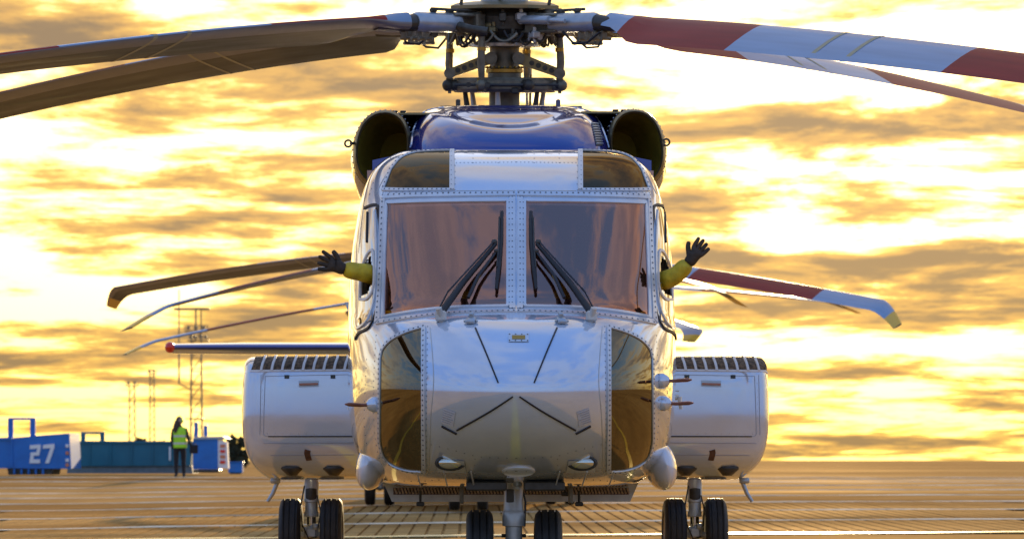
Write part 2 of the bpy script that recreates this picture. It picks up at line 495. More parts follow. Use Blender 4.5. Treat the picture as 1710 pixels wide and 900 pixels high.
# ------------------------------------------------------------------ helicopter frame of reference
NOSE_Y = 20.6
HYAW = R(0.8)
heli = empty('helicopter', (0.03, NOSE_Y, 0), HYAW)
tag(heli, 'white and blue helicopter facing us with arms held out of both cockpit windows', 'helicopter', 'helicopters parked nose to tail in a row')
HM = Matrix.Translation((0.03, NOSE_Y, 0)) @ Matrix.Rotation(HYAW, 4, 'Z'); HI = HM.inverted()
CAML = HI @ Vector((0, 0, CAMZ))


def ray(px_, py_):
    return (HI.to_3x3() @ Vector(((px_ - 855) / F, 1, (HOR - py_) / F))).normalized()


def at(px_, py_, ly):
    """local point seen at a photo pixel, at local depth ly"""
    Y = NOSE_Y + ly
    return HI @ Vector(((px_ - 855) / F * Y, Y, CAMZ + (HOR - py_) / F * Y))


def topx(p):
    w = HM @ Vector(p); return (855 + F * w.x / w.y, HOR - F * (w.z - CAMZ) / w.y)


class Surf:
    def __init__(s, mb, mid=(862, 560)): s.t = BVHTree.FromPolygons([Vector(v) for v in mb.v], mb.f); s.mid = mid

    def hit(s, px_, py_, off=0.0):
        d = ray(px_, py_); h = s.t.ray_cast(CAML, d)
        k = 0
        while h[0] is None and k < 60:      # just past the outline: step back towards the middle of the thing
            k += 1; vx, vy = s.mid[0] - px_, s.mid[1] - py_; L = math.hypot(vx, vy); f = min(1, 0.5 * k / L)
            d = ray(px_ + vx * f, py_ + vy * f); h = s.t.ray_cast(CAML, d)
        n = h[1]
        if n.dot(d) > 0: n = -n
        return h[0] + n * off, n


def patch(surf, top, bot, nx_, ny_, off, holes=()):
    """pane that follows the surface between two photo outlines (upper and lower edge)"""
    a = resample(top, nx_); b = resample(bot, nx_); m = MB(); P = []
    for j in range(ny_):
        t = j / (ny_ - 1)
        for i in range(nx_):
            q = (a[i][0] + (b[i][0] - a[i][0]) * t, a[i][1] + (b[i][1] - a[i][1]) * t)
            P.append(q); m.v.append(tuple(surf.hit(*q, off)[0]))
    for j in range(ny_ - 1):
        for i in range(nx_ - 1):
            q = P[j * nx_ + i], P[(j + 1) * nx_ + i + 1]
            if any(inpoly(((q[0][0] + q[1][0]) / 2, (q[0][1] + q[1][1]) / 2), h) for h in holes): continue
            m.f.append((j * nx_ + i, j * nx_ + i + 1, (j + 1) * nx_ + i + 1, (j + 1) * nx_ + i)); m.m.append(0)
    return m


def strip(surf, pts, width, n, o0, o1, closed=False, smooth=True, m=None, mi=0):
    m = m or MB()
    q = resample(pts, n, closed, smooth); H = [surf.hit(*p) for p in q]
    rings = []
    for i, (p, nn) in enumerate(H):
        if closed: t = H[(i + 1) % (n - 1)][0] - H[(i - 1) % (n - 1)][0]
        else: t = H[min(i + 1, n - 1)][0] - H[max(i - 1, 0)][0]
        s_ = nn.cross(t).normalized() * (width / 2)
        rings.append([p - s_ + nn * o0, p + s_ + nn * o0, p + s_ * 0.85 + nn * o1, p - s_ * 0.85 + nn * o1])
    m.loft(rings, True, not closed, mi)
    return m


def rivets(m, surf, pts, spacing, r=0.006, off=0.006, closed=False, smooth=True):
    L = sum(math.dist(a, b) for a, b in zip(pts, list(pts[1:]) + ([pts[0]] if closed else [])))
    n = max(2, int(L / spacing))
    for q in resample(pts, n, closed, smooth):
        p, nn = surf.hit(*q, off)
        a = nn.orthogonal().normalized(); b = nn.cross(a)
        ring = [p + (a * math.cos(k * math.pi / 3) + b * math.sin(k * math.pi / 3)) * r for k in range(6)]
        ring2 = [p + nn * r * 0.45 + (a * math.cos(k * math.pi / 3) + b * math.sin(k * math.pi / 3)) * r * 0.6 for k in range(6)]
        m.loft([ring, ring2], True, True)
    return m


# ------------------------------------------------------------------ fuselage shell: plan curves stacked from belly to roof
YW = 2.7
BODY = [  # z, y0 (front of the centre line), half width, plan exponent
    (0.745, 2.70, 0.70, 2.2), (0.748, 1.90, 0.78, 2.2), (0.765, 1.30, 0.85, 2.2), (0.81, 0.86, 0.92, 2.2), (0.90, 0.50, 1.01, 2.2), (1.02, 0.25, 1.07, 2.25), (1.16, 0.08, 1.10, 2.3),
    (1.33, 0.0, 1.115, 2.3), (1.50, 0.05, 1.118, 2.35), (1.66, 0.20, 1.118, 2.4), (1.79, 0.42, 1.117, 2.5), (1.875, 0.66, 1.116, 2.55), (1.96, 0.80, 1.114, 2.6), (2.15, 0.985, 1.108, 2.6), (2.40, 1.235, 1.088, 2.6),
    (2.63, 1.48, 1.05, 2.6), (2.73, 1.62, 1.03, 2.6), (2.83, 1.79, 0.998, 2.6), (2.92, 1.98, 0.95, 2.6), (2.99, 2.18, 0.88, 2.6), (3.04, 2.40, 0.80, 2.6), (3.065, 2.58, 0.72, 2.6), (3.072, 2.70, 0.64, 2.6)]
NA = 64
rows = []
NR = 150
for i in range(NR + 1):
    z, y0, w, n = cr(BODY, (len(BODY) - 1) * i / NR)
    y0 = min(max(y0, 0), YW); row = []
    L_ = YW - y0
    half = []
    for k in range(NA + 1):
        a = math.pi / 2 * k / NA
        half.append((w * math.sin(a) ** (2 / n) if a > 0 else 0.0, y0 + L_ * (1 - math.cos(a) ** (2 / n) if k < NA else 1)))
    back = [(w, YW + d) for d in (0.25, 0.8, 1.8, 3.0, 4.2, 5.4)]
    pts = half + back
    row = [(-x, y, z) for x, y in reversed(pts[1:])] + [(x, y, z) for x, y in pts]
    rows.append(row)
body_all = MB(); body_all.loft(rows, False, False)
_tab = [cr(BODY, (len(BODY) - 1) * i / 1200) for i in range(1201)]


def body_y(x, z):
    lo, hi = 0, 1200
    while hi - lo > 1:
        mid_ = (lo + hi) // 2
        if _tab[mid_][0] <= z: lo = mid_
        else: hi = mid_
    a, b = _tab[lo], _tab[hi]; u = min(1, max(0, (z - a[0]) / max(1e-9, b[0] - a[0])))
    _, y0, w, n = (p + (q - p) * u for p, q in zip(a, b)); y0 = min(max(y0, 0), YW)
    t = abs(x) / w
    if t > 0.985: return None
    return y0 + (YW - y0) * (1 - (1 - t ** n) ** (1 / n))


class BodySurf(Surf):
    '''the same shell, with hits refined on the smooth curves so that glass and trim carry no facets'''
    def hit(s, px_, py_, off=0.0):
        p, n = Surf.hit(s, px_, py_); d = ray(px_, py_); q = p.copy()
        for _ in range(6):
            y = body_y(q.x, q.z)
            if y is None or not (0.8 < q.z < 3.05): return p + n * off, n
            q2 = CAML + d * ((y - CAML.y) / d.y); q = q.lerp(q2, 0.7)
        if (q - p).length > 0.03: return p + n * off, n
        e = 0.004; ys_ = [body_y(q.x + e, q.z), body_y(q.x - e, q.z), body_y(q.x, q.z + e), body_y(q.x, q.z - e)]
        if None in ys_: return p + n * off, n
        n = Vector(((ys_[0] - ys_[1]) / (2 * e), -1, (ys_[2] - ys_[3]) / (2 * e))).normalized()
        return q + n * off, n


FUS = BodySurf(body_all)

# photo outlines of the glazing (upper edge, lower edge), left half; the right half mirrors about the centre line
def mir(pts): return [(1724.0 - x, y) for x, y in pts]


WS_T = [(646, 339), (700, 337.5), (775, 336.5), (849, 336)]
WS_B = [(640, 530), (690, 521), (760, 514), (849, 512)]
EY_T = [(652, 284), (668, 265), (690, 256), (720, 253), (754, 252)]
EY_B = [(640, 317), (670, 318), (700, 318), (728, 318), (754, 318)]
CH_T = [(635, 600), (640, 582), (655, 566), (680, 554), (708, 546)]
CH_B = [(634, 735), (640, 760), (655, 776), (680, 785), (708, 787)]
DR_T = [(610, 352), (632, 346)]
DR_B = [(598, 545), (621, 535)]
OPEN = [(603.5, 495), (606, 455), (612, 436), (621.5, 427), (622, 473), (614, 492)]


def outline(t, b): return list(t) + list(b)[::-1]


def shrink(poly, k):
    cx = sum(p[0] for p in poly) / len(poly); cy = sum(p[1] for p in poly) / len(poly)
    r_ = []
    for x, y in poly:
        d = math.hypot(x - cx, y - cy); f = max(0, 1 - k / d); r_.append((cx + (x - cx) * f, cy + (y - cy) * f))
    return r_


holes = []
for t, b in ((WS_T, WS_B), (EY_T, EY_B), (CH_T, CH_B)):
    p = shrink(outline(t, b), 6); holes += [p, mir(p)]
holes += [OPEN, mir(OPEN)]
shell = MB(); shell.v = body_all.v
for f in body_all.f:
    c = sum((Vector(body_all.v[i]) for i in f), Vector()) / 4
    if c.y < 2.6:
        q = topx(c)
        if any(inpoly(q, h) for h in holes): continue
    shell.f.append(f); shell.m.append(0)
# roof of the cabin and belly closing
W0, W1 = rows[0][-1][0], rows[-1][-1][0]
shell.add([(-W1, YW, 3.072), (W1, YW, 3.072), (W1, 8.1, 3.072), (-W1, 8.1, 3.072)], [(0, 1, 2, 3)])
shell.add([(-W0, YW, 0.745), (W0, YW, 0.745), (W0, 8.1, 0.745), (-W0, 8.1, 0.745)], [(0, 3, 2, 1)])
# rear taper into the tail boom
def oval(y, hw, zb, zt, n=28, e=3.0):
    zc, hz = (zb + zt) / 2, (zt - zb) / 2; r_ = []
    for k in range(n):
        a = 2 * math.pi * k / n; c, s_ = math.cos(a), math.sin(a)
        r_.append((hw * math.copysign(abs(c) ** (2 / e), c), y, zc + hz * math.copysign(abs(s_) ** (2 / e), s_)))
    return r_
shell.loft([oval(8.05, 1.10, 0.76, 3.06, e=4), oval(8.8, 1.02, 0.95, 3.05), oval(9.8, 0.75, 1.45, 3.0), oval(10.8, 0.5, 1.95, 2.9), oval(12, 0.4, 2.1, 2.8, e=2.5), oval(16.2, 0.25, 2.3, 2.75, e=2.2)], True, True)
fus = shell.build('fuselage', 'paint_white', heli, 40)

# --- dark cockpit behind the glass
c = MB()
c.box((0, 2.95, 1.9), (2.0, 0.03, 2.1))
c.build('cockpit_bulkhead', 'bulkhead', heli)
c = MB(); c.loft([[(-0.42, 0.75, z), (0.42, 0.75, z), (0.72, 1.3, z), (0.90, 2.1, z), (0.90, 2.9, z), (-0.90, 2.9, z), (-0.90, 2.1, z), (-0.72, 1.3, z)] for z in (0.965, 0.995)]); c.build('cockpit_floor', 'interior', heli)
c = MB()
c.bbox((0, 1.42, 1.50), (1.30, 0.16, 0.80), 0.03)
c.bbox((0, 1.36, 1.93), (1.30, 0.36, 0.09), 0.03)
c.build('instrument_panel', 'interior', heli, 30)
c = MB(); c.bbox((0, 2.42, 2.70), (1.5, 1.0, 0.06), 0.02); c.bbox((0, 2.15, 2.66), (0.34, 0.5, 0.09), 0.02); c.build('overhead_panel', 'interior', heli, 40)
for sx in (-1, 1):
    st = empty('crew_seat', (sx * 0.55, 2.35, 0.99), 0, heli)
    c = MB(); c.bbox((0, 0, 0.42), (0.5, 0.5, 0.14), 0.05); c.box((0, 0, 0.18), (0.3, 0.3, 0.36)); c.build('cushion', 'interior', st, 40)
    c = MB(); c.bbox((0, 0.30, 0.86), (0.48, 0.12, 0.84), 0.05); c.bbox((0, 0.30, 1.38), (0.26, 0.10, 0.2), 0.04); c.build('backrest', 'interior', st, 40)

# --- panes, frames and rivets
def pane(name, t, b, matn, nx_, ny_, fw, rsp, frame_mat='paint_frame', hl=()):
    for side in (0, 1):
        T, B = (t, b) if side == 0 else (mir(t), mir(b))
        HL = hl if side == 0 else [mir(h) for h in hl]
        pm = patch(FUS, T, B, nx_, ny_, 0.004, HL)
        po = pm.build(name, matn, heli, 60)
        ol = resample(T, 24) + resample([T[-1], B[-1]], 12, False, False)[1:-1] + resample(B[::-1], 24) + resample([B[0], T[0]], 12, False, False)[1:-1]
        if fw:
            fr = strip(FUS, ol, fw, 140, -0.01, 0.012, True, False)
            fo = fr.build('frame', frame_mat, po, 40)
        if rsp:
            rv = rivets(MB(), FUS, ol, rsp, 0.0065, 0.0125, True, False)
            tag(rv.build('rivet_row', 'rivet', po, 60), None, None, None, 'stuff')
    return


pane('windscreen', WS_T, WS_B, 'windscreen_glass', 40, 32, 0.032, 0)
pane('eyebrow_window', EY_T, EY_B, 'cabin_glass', 30, 20, 0.03, 7.5)
pane('chin_window', CH_T, CH_B, 'chin_glass', 24, 40, 0.034, 8)
# wide riveted windscreen frame (picture-frame plus double centre post)
frm = MB(); rv = MB()
for side in (0, 1):
    M_ = (lambda p: p) if side == 0 else mir
    strip(FUS, M_([(641, 328.5), (700, 327), (775, 326), (861, 325)]), 0.05, 50, -0.01, 0.011, m=frm)
    strip(FUS, M_([(640, 334), (638, 400), (635, 470), (631, 536)]), 0.056, 50, -0.01, 0.0105, m=frm)
    strip(FUS, M_([(632, 538), (690, 530), (760, 523), (861, 520)]), 0.05, 60, -0.01, 0.0115, m=frm)
    strip(FUS, M_([(855.5, 331), (855.5, 517)]), 0.044, 30, -0.01, 0.014, m=frm, smooth=False)
    for ln in ([(641, 327), (700, 325.5), (775, 324.5), (858, 324)], [(640, 338), (638, 400), (635, 470), (630.5, 532)], [(634, 539), (690, 531), (760, 524), (858, 521)], [(855.5, 331), (855.5, 517)]):
        rivets(rv, FUS, M_(ln), 8.6, 0.0068, 0.0125)
    rivets(rv, FUS, M_([(850.5, 331), (850.5, 517)]), 8.6, 0.0055, 0.0125)
fo = frm.build('windscreen_surround', 'paint_frame', heli, 40)
tag(rv.build('rivet_row', 'rivet', fo, 60), None, None, None, 'stuff')

# cockpit doors: reflective side glass, black seal, small sliding frame round the open hole
for side in (0, 1):
    M_ = (lambda p: p) if side == 0 else mir
    d = empty('cockpit_door', (0, 0, 0), 0, heli)
    patch(FUS, M_(DR_T), M_(DR_B), 12, 60, 0.006, [M_(OPEN)]).build('door_glass', 'door_glass', d, 60)
    strip(FUS, M_([(609, 348), (622, 343), (632, 345), (635, 365), (636, 420), (635, 480), (630, 515), (618, 545), (600, 556), (594, 566)]), 0.02, 90, -0.005, 0.010).build('seal', 'black_rubber', d, 50)
    strip(FUS, M_([(627, 352), (629.5, 400), (629, 470), (623, 512), (612, 538), (598, 548)]), 0.022, 60, -0.005, 0.012).build('edge_trim', 'paint_frame', d, 50)
    strip(FUS, M_([(615, 355), (614, 405)]), 0.012, 12, 0.0, 0.014).build('glazing_bar', 'black_rubber', d, 50)
    fr = strip(FUS, M_([(602, 500), (604, 455), (611, 433), (619, 420), (625, 424), (626, 474), (616, 498)]), 0.022, 60, -0.006, 0.014, True, True)
    fr.build('sliding_window_frame', 'rib_white', d, 50)

# nose seams and panel rivets
rv = MB()
for side in (0, 1):
    M_ = (lambda p: p) if side == 0 else mir
    for ln, sp in (([(714, 545), (713, 620), (712, 700), (713, 786)], 9), ([(640, 800), (700, 803), (780, 797), (861, 795)], 11), ([(793, 766), (792, 797)], 7), ([(720, 742), (760, 752), (800, 762), (861, 765)], 13),
                   ([(628, 560), (624, 640), (626, 730), (640, 785)], 10), ([(607, 325), (640, 322), (700, 321), (760, 321)], 10), ([(760, 256), (760, 318)], 8), ([(645, 330), (655, 300), (672, 268), (700, 250)], 10),
                   ([(790, 250), (790, 272)], 5), ([(832, 250), (832, 272)], 5), ([(762, 272), (861, 271)], 6), ([(617, 325), (630, 292), (655, 262), (690, 250)], 9), ([(735, 785), (790, 788), (861, 786)], 14), ([(612, 600), (608, 700), (612, 740)], 12)):
        rivets(rv, FUS, M_(ln), sp, 0.0048, 0.0)
    for ln in ([(718, 546), (722, 590), (724, 640), (719, 700), (716, 790)], [(762, 319), (861, 318.5)], [(628, 324), (648, 287), (675, 262), (700, 250)]):
        strip(FUS, M_(ln), 0.006, 40, -0.004, 0.0025).build('skin_seam', 'gear_white', fus, 40)
tag(rv.build('skin_rivets', 'rivet', fus, 60), None, None, None, 'stuff')
# white riveted strips bordering the roof panel
for side in (0, 1):
    M_ = (lambda p: p) if side == 0 else mir
    strip(FUS, M_([(755, 252), (755, 318)]), 0.036, 20, -0.008, 0.0145, smooth=False).build('roof_strip', 'rib_white', fus, 40)

# black strips on the nose, brackets, vent and placards
for side in (0, 1):
    M_ = (lambda p: p) if side == 0 else mir
    for ln, w in (([(794, 548), (812, 590), (832, 639)], 0.011), ([(856.5, 662), (818, 687), (763, 718)], 0.011), ([(738, 711), (763, 724)], 0.014)):
        strip(FUS, M_(ln), w, 24, -0.002, 0.008).build('black_strip', 'strip_black', heli)
    p, n = FUS.hit(*M_([(787, 538)])[0])
    b = MB(); b.bbox((0, 0, 0.015), (0.06, 0.07, 0.03), 0.008); b.bbox((0, 0.03, 0.035), (0.03, 0.03, 0.04), 0.006)
    for q in (-0.038, 0.038): b.ball((q, -0.01, 0.012), 0.009, 8)
    bo = b.build('nose_bracket', 'hub_light', heli, 40); bo.matrix_local = Matrix.Translation(p) @ n.to_track_quat('Z', 'Y').to_matrix().to_4x4()
    tm = patch(FUS, M_([(741, 681), (761, 688)]), M_([(737, 705), (757, 712)]), 6, 6, 0.003)
    pl = tm.build('placard', 'placard', heli)
    for k in range(6):
        t = (k + 0.7) / 6.4
        a_ = (741.5 - 4 * t, 682 + 23 * t); b_ = (759 - 4 * t - (k % 3) * 2, 688 + 23 * t - (k % 3) * 0.7)
        strip(FUS, M_([a_, b_]), 0.005, 6, 0.0025, 0.0042).build('text_line', 'placard_ink', pl)
    # landing lamp in a raised white housing
    p, n = FUS.hit(*M_([(752, 772)])[0])
    la = empty('landing_lamp', p, 0, heli)
    hz = patch(FUS, M_([(729, 766), (775, 768)]), M_([(731, 787), (779, 788)]), 10, 6, 0.006)
    for i, v in enumerate(hz.v): hz.v[i] = tuple(Vector(v) - p)
    hz.build('housing', 'paint_frame', la, 50)
    b = MB(); b.lathe([(0.098, 0.0), (0.098, 0.014), (0.085, 0.02), (0.075, 0.012)], n=28, sy=0.52)
    bo = b.build('bezel', 'gear_dark', la, 40); bo.rotation_euler = (R(90 + 12), 0, 0); bo.location = (0, -0.012, 0)
    b = MB(); b.ball((0, 0, 0), (0.08, 0.035, 0.042), 20)
    b.build('lens', 'lamp_glass', la, 60).location = (0, -0.02, 0.0)
vm = patch(FUS, [(849, 557), (883, 557)], [(849, 571), (883, 571)], 6, 4, 0.005)
ve = vm.build('nose_vent', 'paint_frame', heli)
patch(FUS, [(855, 561), (877, 561)], [(855, 567.5), (877, 567.5)], 6, 4, 0.0075).build('vent_slot', 'brass', ve)
rivets(MB(), FUS, [(851, 559), (881, 559), (881, 569.5), (851, 569.5)], 9, 0.005, 0.006, True, False).build('vent_rivets', 'gear_dark', ve)['kind'] = 'stuff'
p, n = FUS.hit(866, 786)
b = MB(); b.lathe([(0.105, -0.01), (0.105, 0.006), (0.095, 0.012), (0.0905, 0.004), (0.08, 0.0)], n=36)
bo = b.build('round_hatch', 'paint_frame', heli, 40); bo.matrix_local = Matrix.Translation(p) @ n.to_track_quat('Z', 'Y').to_matrix().to_4x4()

# wipers
for side in (0, 1):
    M_ = (lambda p: p) if side == 0 else mir
    def wp(x, y, off): return FUS.hit(*M_([(x, y)])[0], off)[0]
    w = empty('wiper', wp(742, 533, 0.0), 0, heli); w0 = w.location.copy()
    def T_(pts, r_, name, mt, n=8):
        m = MB(); m.tube([p - w0 for p in pts], r_, n); return m.build(name, mt, w, 50)
    T_([wp(738, 533, 0.04), wp(775, 483, 0.055), wp(828, 418, 0.055)], [0.024, 0.020, 0.013], 'arm', 'black_rubber')
    T_([wp(783, 505, 0.035), wp(800, 470, 0.05), wp(828, 432, 0.05)], [0.012, 0.012, 0.009], 'arm_link', 'strip_black')
    T_([wp(787, 500, 0.036), wp(804, 466, 0.05), wp(830, 428, 0.05)], 0.005, 'arm_spring', 'brass', 6)
    T_([wp(733, 533, 0.05), wp(752, 503, 0.075), wp(824, 418, 0.07)], 0.006, 'washer_hose', 'strip_black', 6)
    T_([wp(838, 360, 0.03), wp(836.5, 400, 0.035), wp(833, 450, 0.035), wp(829, 489, 0.03)], [0.012, 0.016, 0.016, 0.010], 'blade', 'black_rubber')
    T_([wp(834, 372, 0.045), wp(833, 420, 0.06), wp(830, 455, 0.045)], 0.006, 'blade_bridge', 'gear_dark', 6)
    m = MB(); m.bbox(wp(738, 535, 0.03) - w0, (0.07, 0.06, 0.07), 0.012); m.tube([wp(738, 536, 0.0) - w0, wp(738, 536, 0.09) - w0], 0.02, 12); m.build('pivot', 'gear_white', w, 40)
    for q_, r_ in ((wp(826, 416, 0.06), 0.02), (wp(829, 430, 0.055), 0.016)):
        m = MB(); m.ball(q_ - w0, r_, 10); m.build('joint', 'gear_dark', w, 50)

# cheek fairings low on both sides
for sx in (-1, 1):
    p = at(613 if sx < 0 else 1111, 773, 2.1)
    m = MB(); rings = []
    for k in range(26):
        t = k / 25; yy = -0.36 + 1.5 * t
        s_ = math.sqrt(max(0.0004, 1 - (1 - min(1, (yy + 0.36) / 0.36)) ** 2)) if yy < 0 else (1 - 0.8 * (yy / 1.14) ** 2)
        rings.append([(p.x + 0.112 * s_ * math.cos(a) - sx * (0.012 + 0.05 * (math.sin(a) * 0.5 + 0.5) * s_), p.y + yy, p.z + 0.172 * s_ * math.sin(a) - 0.01) for a in [2 * math.pi * q / 28 for q in range(28)]])
    m.loft(rings)
    fo_ = m.build('cheek_fairing', 'paint_gloss', heli, 60)

# probes on the nose sides
for px_, py_, sx in ((627, 675, -1), (1103, 636, 1), (1106, 673, 1)):
    p, n = FUS.hit(px_, py_)
    pr = empty('air_probe', p, 0, heli)
    m = MB(); m.lathe([(0.05, 0), (0.05, 0.02), (0.036, 0.045), (0.018, 0.06)], n=18, M=n.to_track_quat('Z', 'Y').to_matrix().to_3x3()); m.build('mount', 'paint_white', pr, 40)
    e = n * 0.05
    m = MB(); m.tube([e * 0.3, e + Vector((sx * 0.06, -0.02, 0)), e + Vector((sx * 0.075, -0.10, 0.0))], 0.011, 8); m.build('stem', 'copper', pr, 50)
    m = MB(); m.tube([e + Vector((sx * 0.05, -0.10, 0.0)), e + Vector((sx * 0.115, -0.14, 0.003)), e + Vector((sx * 0.14, -0.16, 0.004))], [0.012, 0.013, 0.005], 8); m.build('tip', 'copper', pr, 50)
for px_, py_, sx in ((586, 668, -1), (1134, 666, 1)):
    p = at(px_, py_, 2.75); pr = empty('door_handle', p, 0, heli)
    m = MB(); m.tube([(-sx * 0.06, 0, 0), (0, 0, 0.01)], 0.014, 8); m.tube([(0, -0.01, 0.015), (sx * 0.012, -0.01, -0.07)], [0.016, 0.011], 8); m.build('lever', 'gear_white', pr, 50)
    m = MB()
    for k in range(3): m.tube([(-sx * 0.11, 0.02, 0.045 - 0.03 * k), (-sx * 0.05, 0.0, 0.06 - 0.03 * k), (0.0, 0.02, 0.055 - 0.03 * k)], 0.004, 6)
    m.build('guard_wire', 'steel', pr, 50)
for px_, py_ in ((583, 512),):
    m = MB(); p = at(px_, py_, 2.9); m.loft([[p + Vector(q) for q in ((-0.03, dy, 0.03), (0.0, dy, 0.03), (0.03, dy, -0.03), (0.03, dy, -0.10), (-0.005, dy, -0.04))] for dy in (-0.01, 0.01)])
    m.build('hinge_plate', 'paint_frame', heli)

# --- blue gearbox cowl: plan curves stacked, with a scoop pressed into its face
COWL = [(3.02, 3.05, 0.735, 3.2), (3.12, 3.10, 0.735, 3.2), (3.22, 3.22, 0.725, 3.2), (3.34, 3.44, 0.70, 3.2), (3.45, 3.74, 0.672, 3.0), (3.52, 4.05, 0.645, 3.0), (3.555, 4.35, 0.61, 3.0), (3.575, 4.75, 0.53, 3.0), (3.58, 5.2, 0.44, 3.0)]
rows = []
for i in range(81):
    z, y0, w, n = cr(COWL, 8 * i / 80); half = []
    for k in range(49):
        a = math.pi / 2 * k / 48
        x = w * math.sin(a) ** (2 / n) if k else 0.0; y = y0 + min(5.2 - y0, 0.85) * (1 - math.cos(a) ** (2 / n) if k < 48 else 1)
        edge = 3.26 + 0.22 * (abs(x) / 0.6) ** 2        # lower lip of the scoop, a smile
        dent = sstep(edge - 0.02, edge + 0.09, z) * sstep(0.66, 0.56, abs(x)) * sstep(3.56, 3.50, z)
        half.append((x, y + 0.11 * dent * (1 - 0.5 * (x / 0.6) ** 2)))
    pts = half + [(w, 5.2 + d) for d in (0.6, 1.4, 2.4)]
    rows.append([(-x, y, z) for x, y in reversed(pts[1:])] + [(x, y, z) for x, y in pts])
m = MB(); m.loft(rows, False, False)
m.add([(-0.44, 5.2, 3.58), (0.44, 5.2, 3.58), (0.44, 7.6, 3.58), (-0.44, 7.6, 3.58)], [(0, 1, 2, 3)])
COW = Surf(m, (852, 225))
cowl = m.build('gearbox_cowl', 'paint_blue', heli, 50)
lv = MB(); dk = patch(COW, [(987, 205), (999, 205)], [(995, 244), (1006, 244)], 5, 12, 0.003)
lo = dk.build('louvre_panel', 'strip_black', cowl)
for k in range(9):
    y = 208 + 4.1 * k
    strip(COW, [(988 + 0.9 * k, y), (998.5 + 0.85 * k, y)], 0.009, 6, 0.002, 0.012).build('louvre_slat', 'hub_light', lo)
for k, (px_, py_) in enumerate(((765, 172), (932, 172))):
    p = at(px_, py_, 4.75); m = MB(); m.bbox((p.x, p.y, p.z - 0.01), (0.035, 0.05, 0.07), 0.008); m.bbox((p.x + (0.06 if k else -0.02), p.y, p.z - 0.035), (0.24, 0.05, 0.02), 0.005); m.build('cowl_catch', 'paint_navy' if k else 'hub_dark', cowl, 40)
# pale rim down the cowl sides
for side in (0, 1):
    M_ = (lambda p: p) if side == 0 else (lambda q: [(1704 - x, y) for x, y in q])
    strip(COW, M_([(686, 244), (690, 215), (698, 193), (712, 181), (735, 176.5)]), 0.028, 40, -0.004, 0.006).build('cowl_rim', 'paint_white', cowl, 50)

# --- engine intakes and nacelles
for sx, ex, ey in ((-1, 638, 248), (1, 1064, 246)):
    p = at(ex, ey, 3.85)
    e = empty('engine_nacelle', p, 0, heli)
    def ring(rx, rz, y, n=40, dx=0.0, dz=0.0):
        out_ = []
        for k in range(n):
            a = 2 * math.pi * k / n
            ca, sa = math.cos(a), math.sin(a)
            X = rx * math.copysign(abs(ca) ** 0.9, ca); Z = rz * math.copysign(abs(sa) ** 0.92, sa)
            out_.append((X + dx + (-sx) * 0.10 * 0 + sx * (-0.12) * Z * 0.6, y, Z + dz))
        return out_
    m = MB(); m.loft([ring(0.186, 0.258, 0.10), ring(0.177, 0.247, 0.04), ring(0.179, 0.25, 0.0), ring(0.188, 0.259, -0.018), ring(0.20, 0.272, 0.0), ring(0.208, 0.281, 0.05), ring(0.213, 0.287, 0.12)], True, False)
    m.build('intake_lip', 'intake_metal', e, 60)
    m = MB(); m.loft([ring(0.185, 0.257, 0.09), ring(0.172, 0.24, 0.25, dx=-sx * 0.02), ring(0.16, 0.22, 0.45, dx=-sx * 0.06), ring(0.13, 0.17, 0.62, dx=-sx * 0.1)], True, False)
    m.add(ring(0.13, 0.17, 0.62, dx=-sx * 0.1), [tuple(range(40))])
    m.build('duct', 'duct_dark', e, 60)
    m = MB(); m.ball((-sx * 0.13, 0.18, -0.13), (0.07, 0.16, 0.11), 16); m.build('duct_hump', 'intake_metal', e, 60)
    m = MB(); m.loft([ring(0.214, 0.288, 0.10), ring(0.235, 0.315, 0.3, dz=-0.02), ring(0.26, 0.36, 0.9, dx=-sx * 0.03, dz=-0.05), ring(0.25, 0.36, 2.2, dx=-sx * 0.06, dz=-0.05), ring(0.2, 0.3, 3.2, dx=-sx * 0.08)], True, False)
    m.add(ring(0.2, 0.3, 3.2, dx=-sx * 0.08), [tuple(range(40))])
    m.build('cowling', 'paint_navy', e, 60)
    rv = MB()
    for k in range(44):
        a = 2 * math.pi * k / 44; q = ring(0.217, 0.291, 0.14, 44)[k]; rv.ball(q, 0.007, 6)
    tag(rv.build('lip_bolts', 'steel', e, 60), None, None, None, 'stuff')
    m = MB(); m.loft([[(-sx * 0.0, 0.15, 0.26), (-sx * 0.40, 0.15, 0.26), (-sx * 0.40, 0.15, 0.275), (-sx * 0.0, 0.15, 0.275)], [(-sx * 0.0, 2.0, 0.26), (-sx * 0.40, 2.0, 0.26), (-sx * 0.40, 2.0, 0.30), (-sx * 0.0, 2.0, 0.30)]])
    m.build('deck_plate', 'intake_metal', e)
    m = MB()
    for k in range(3): m.bbox((-sx * (0.03 + 0.06 * k), 0.16, 0.282), (0.045, 0.04, 0.014), 0.005)
    m.build('deck_catch', 'gear_dark', e)
    m = MB(); tip = at(ex - 52 if sx < 0 else ex + 44, ey - 8, 3.85) - p
    m.tube([Vector((sx * 0.18, 0.1, 0.05)), tip], 0.011, 8); m.build('sensor_rod', 'hub_dark', e, 50)
    m = MB(); tor = []
    for k in range(19):
        a = 2 * math.pi * k / 18; tor.append(tip + Vector((sx * 0.02 + 0.024 * math.cos(a), 0, 0.024 * math.sin(a))))
    m.tube(tor, 0.0075, 8, caps=False); m.build('sensor_ring', 'hub_dark', e, 50)
    # small blue fairing in front of the nacelle
    a = at(622 if sx < 0 else 1088, 268, 3.1); b = at(660 if sx < 0 else 1050, 260, 3.1)
    z0 = a.z - 0.22
    m = MB(); m.loft([[(a.x, 3.1, a.z), (b.x, 3.1, b.z), (b.x, 3.1, z0), (a.x, 3.1, z0)], [(a.x, 5.4, a.z), (b.x, 5.4, b.z), (b.x, 5.4, z0), (a.x, 5.4, z0)]])
    m.build('shoulder_fairing', 'paint_blue', heli)

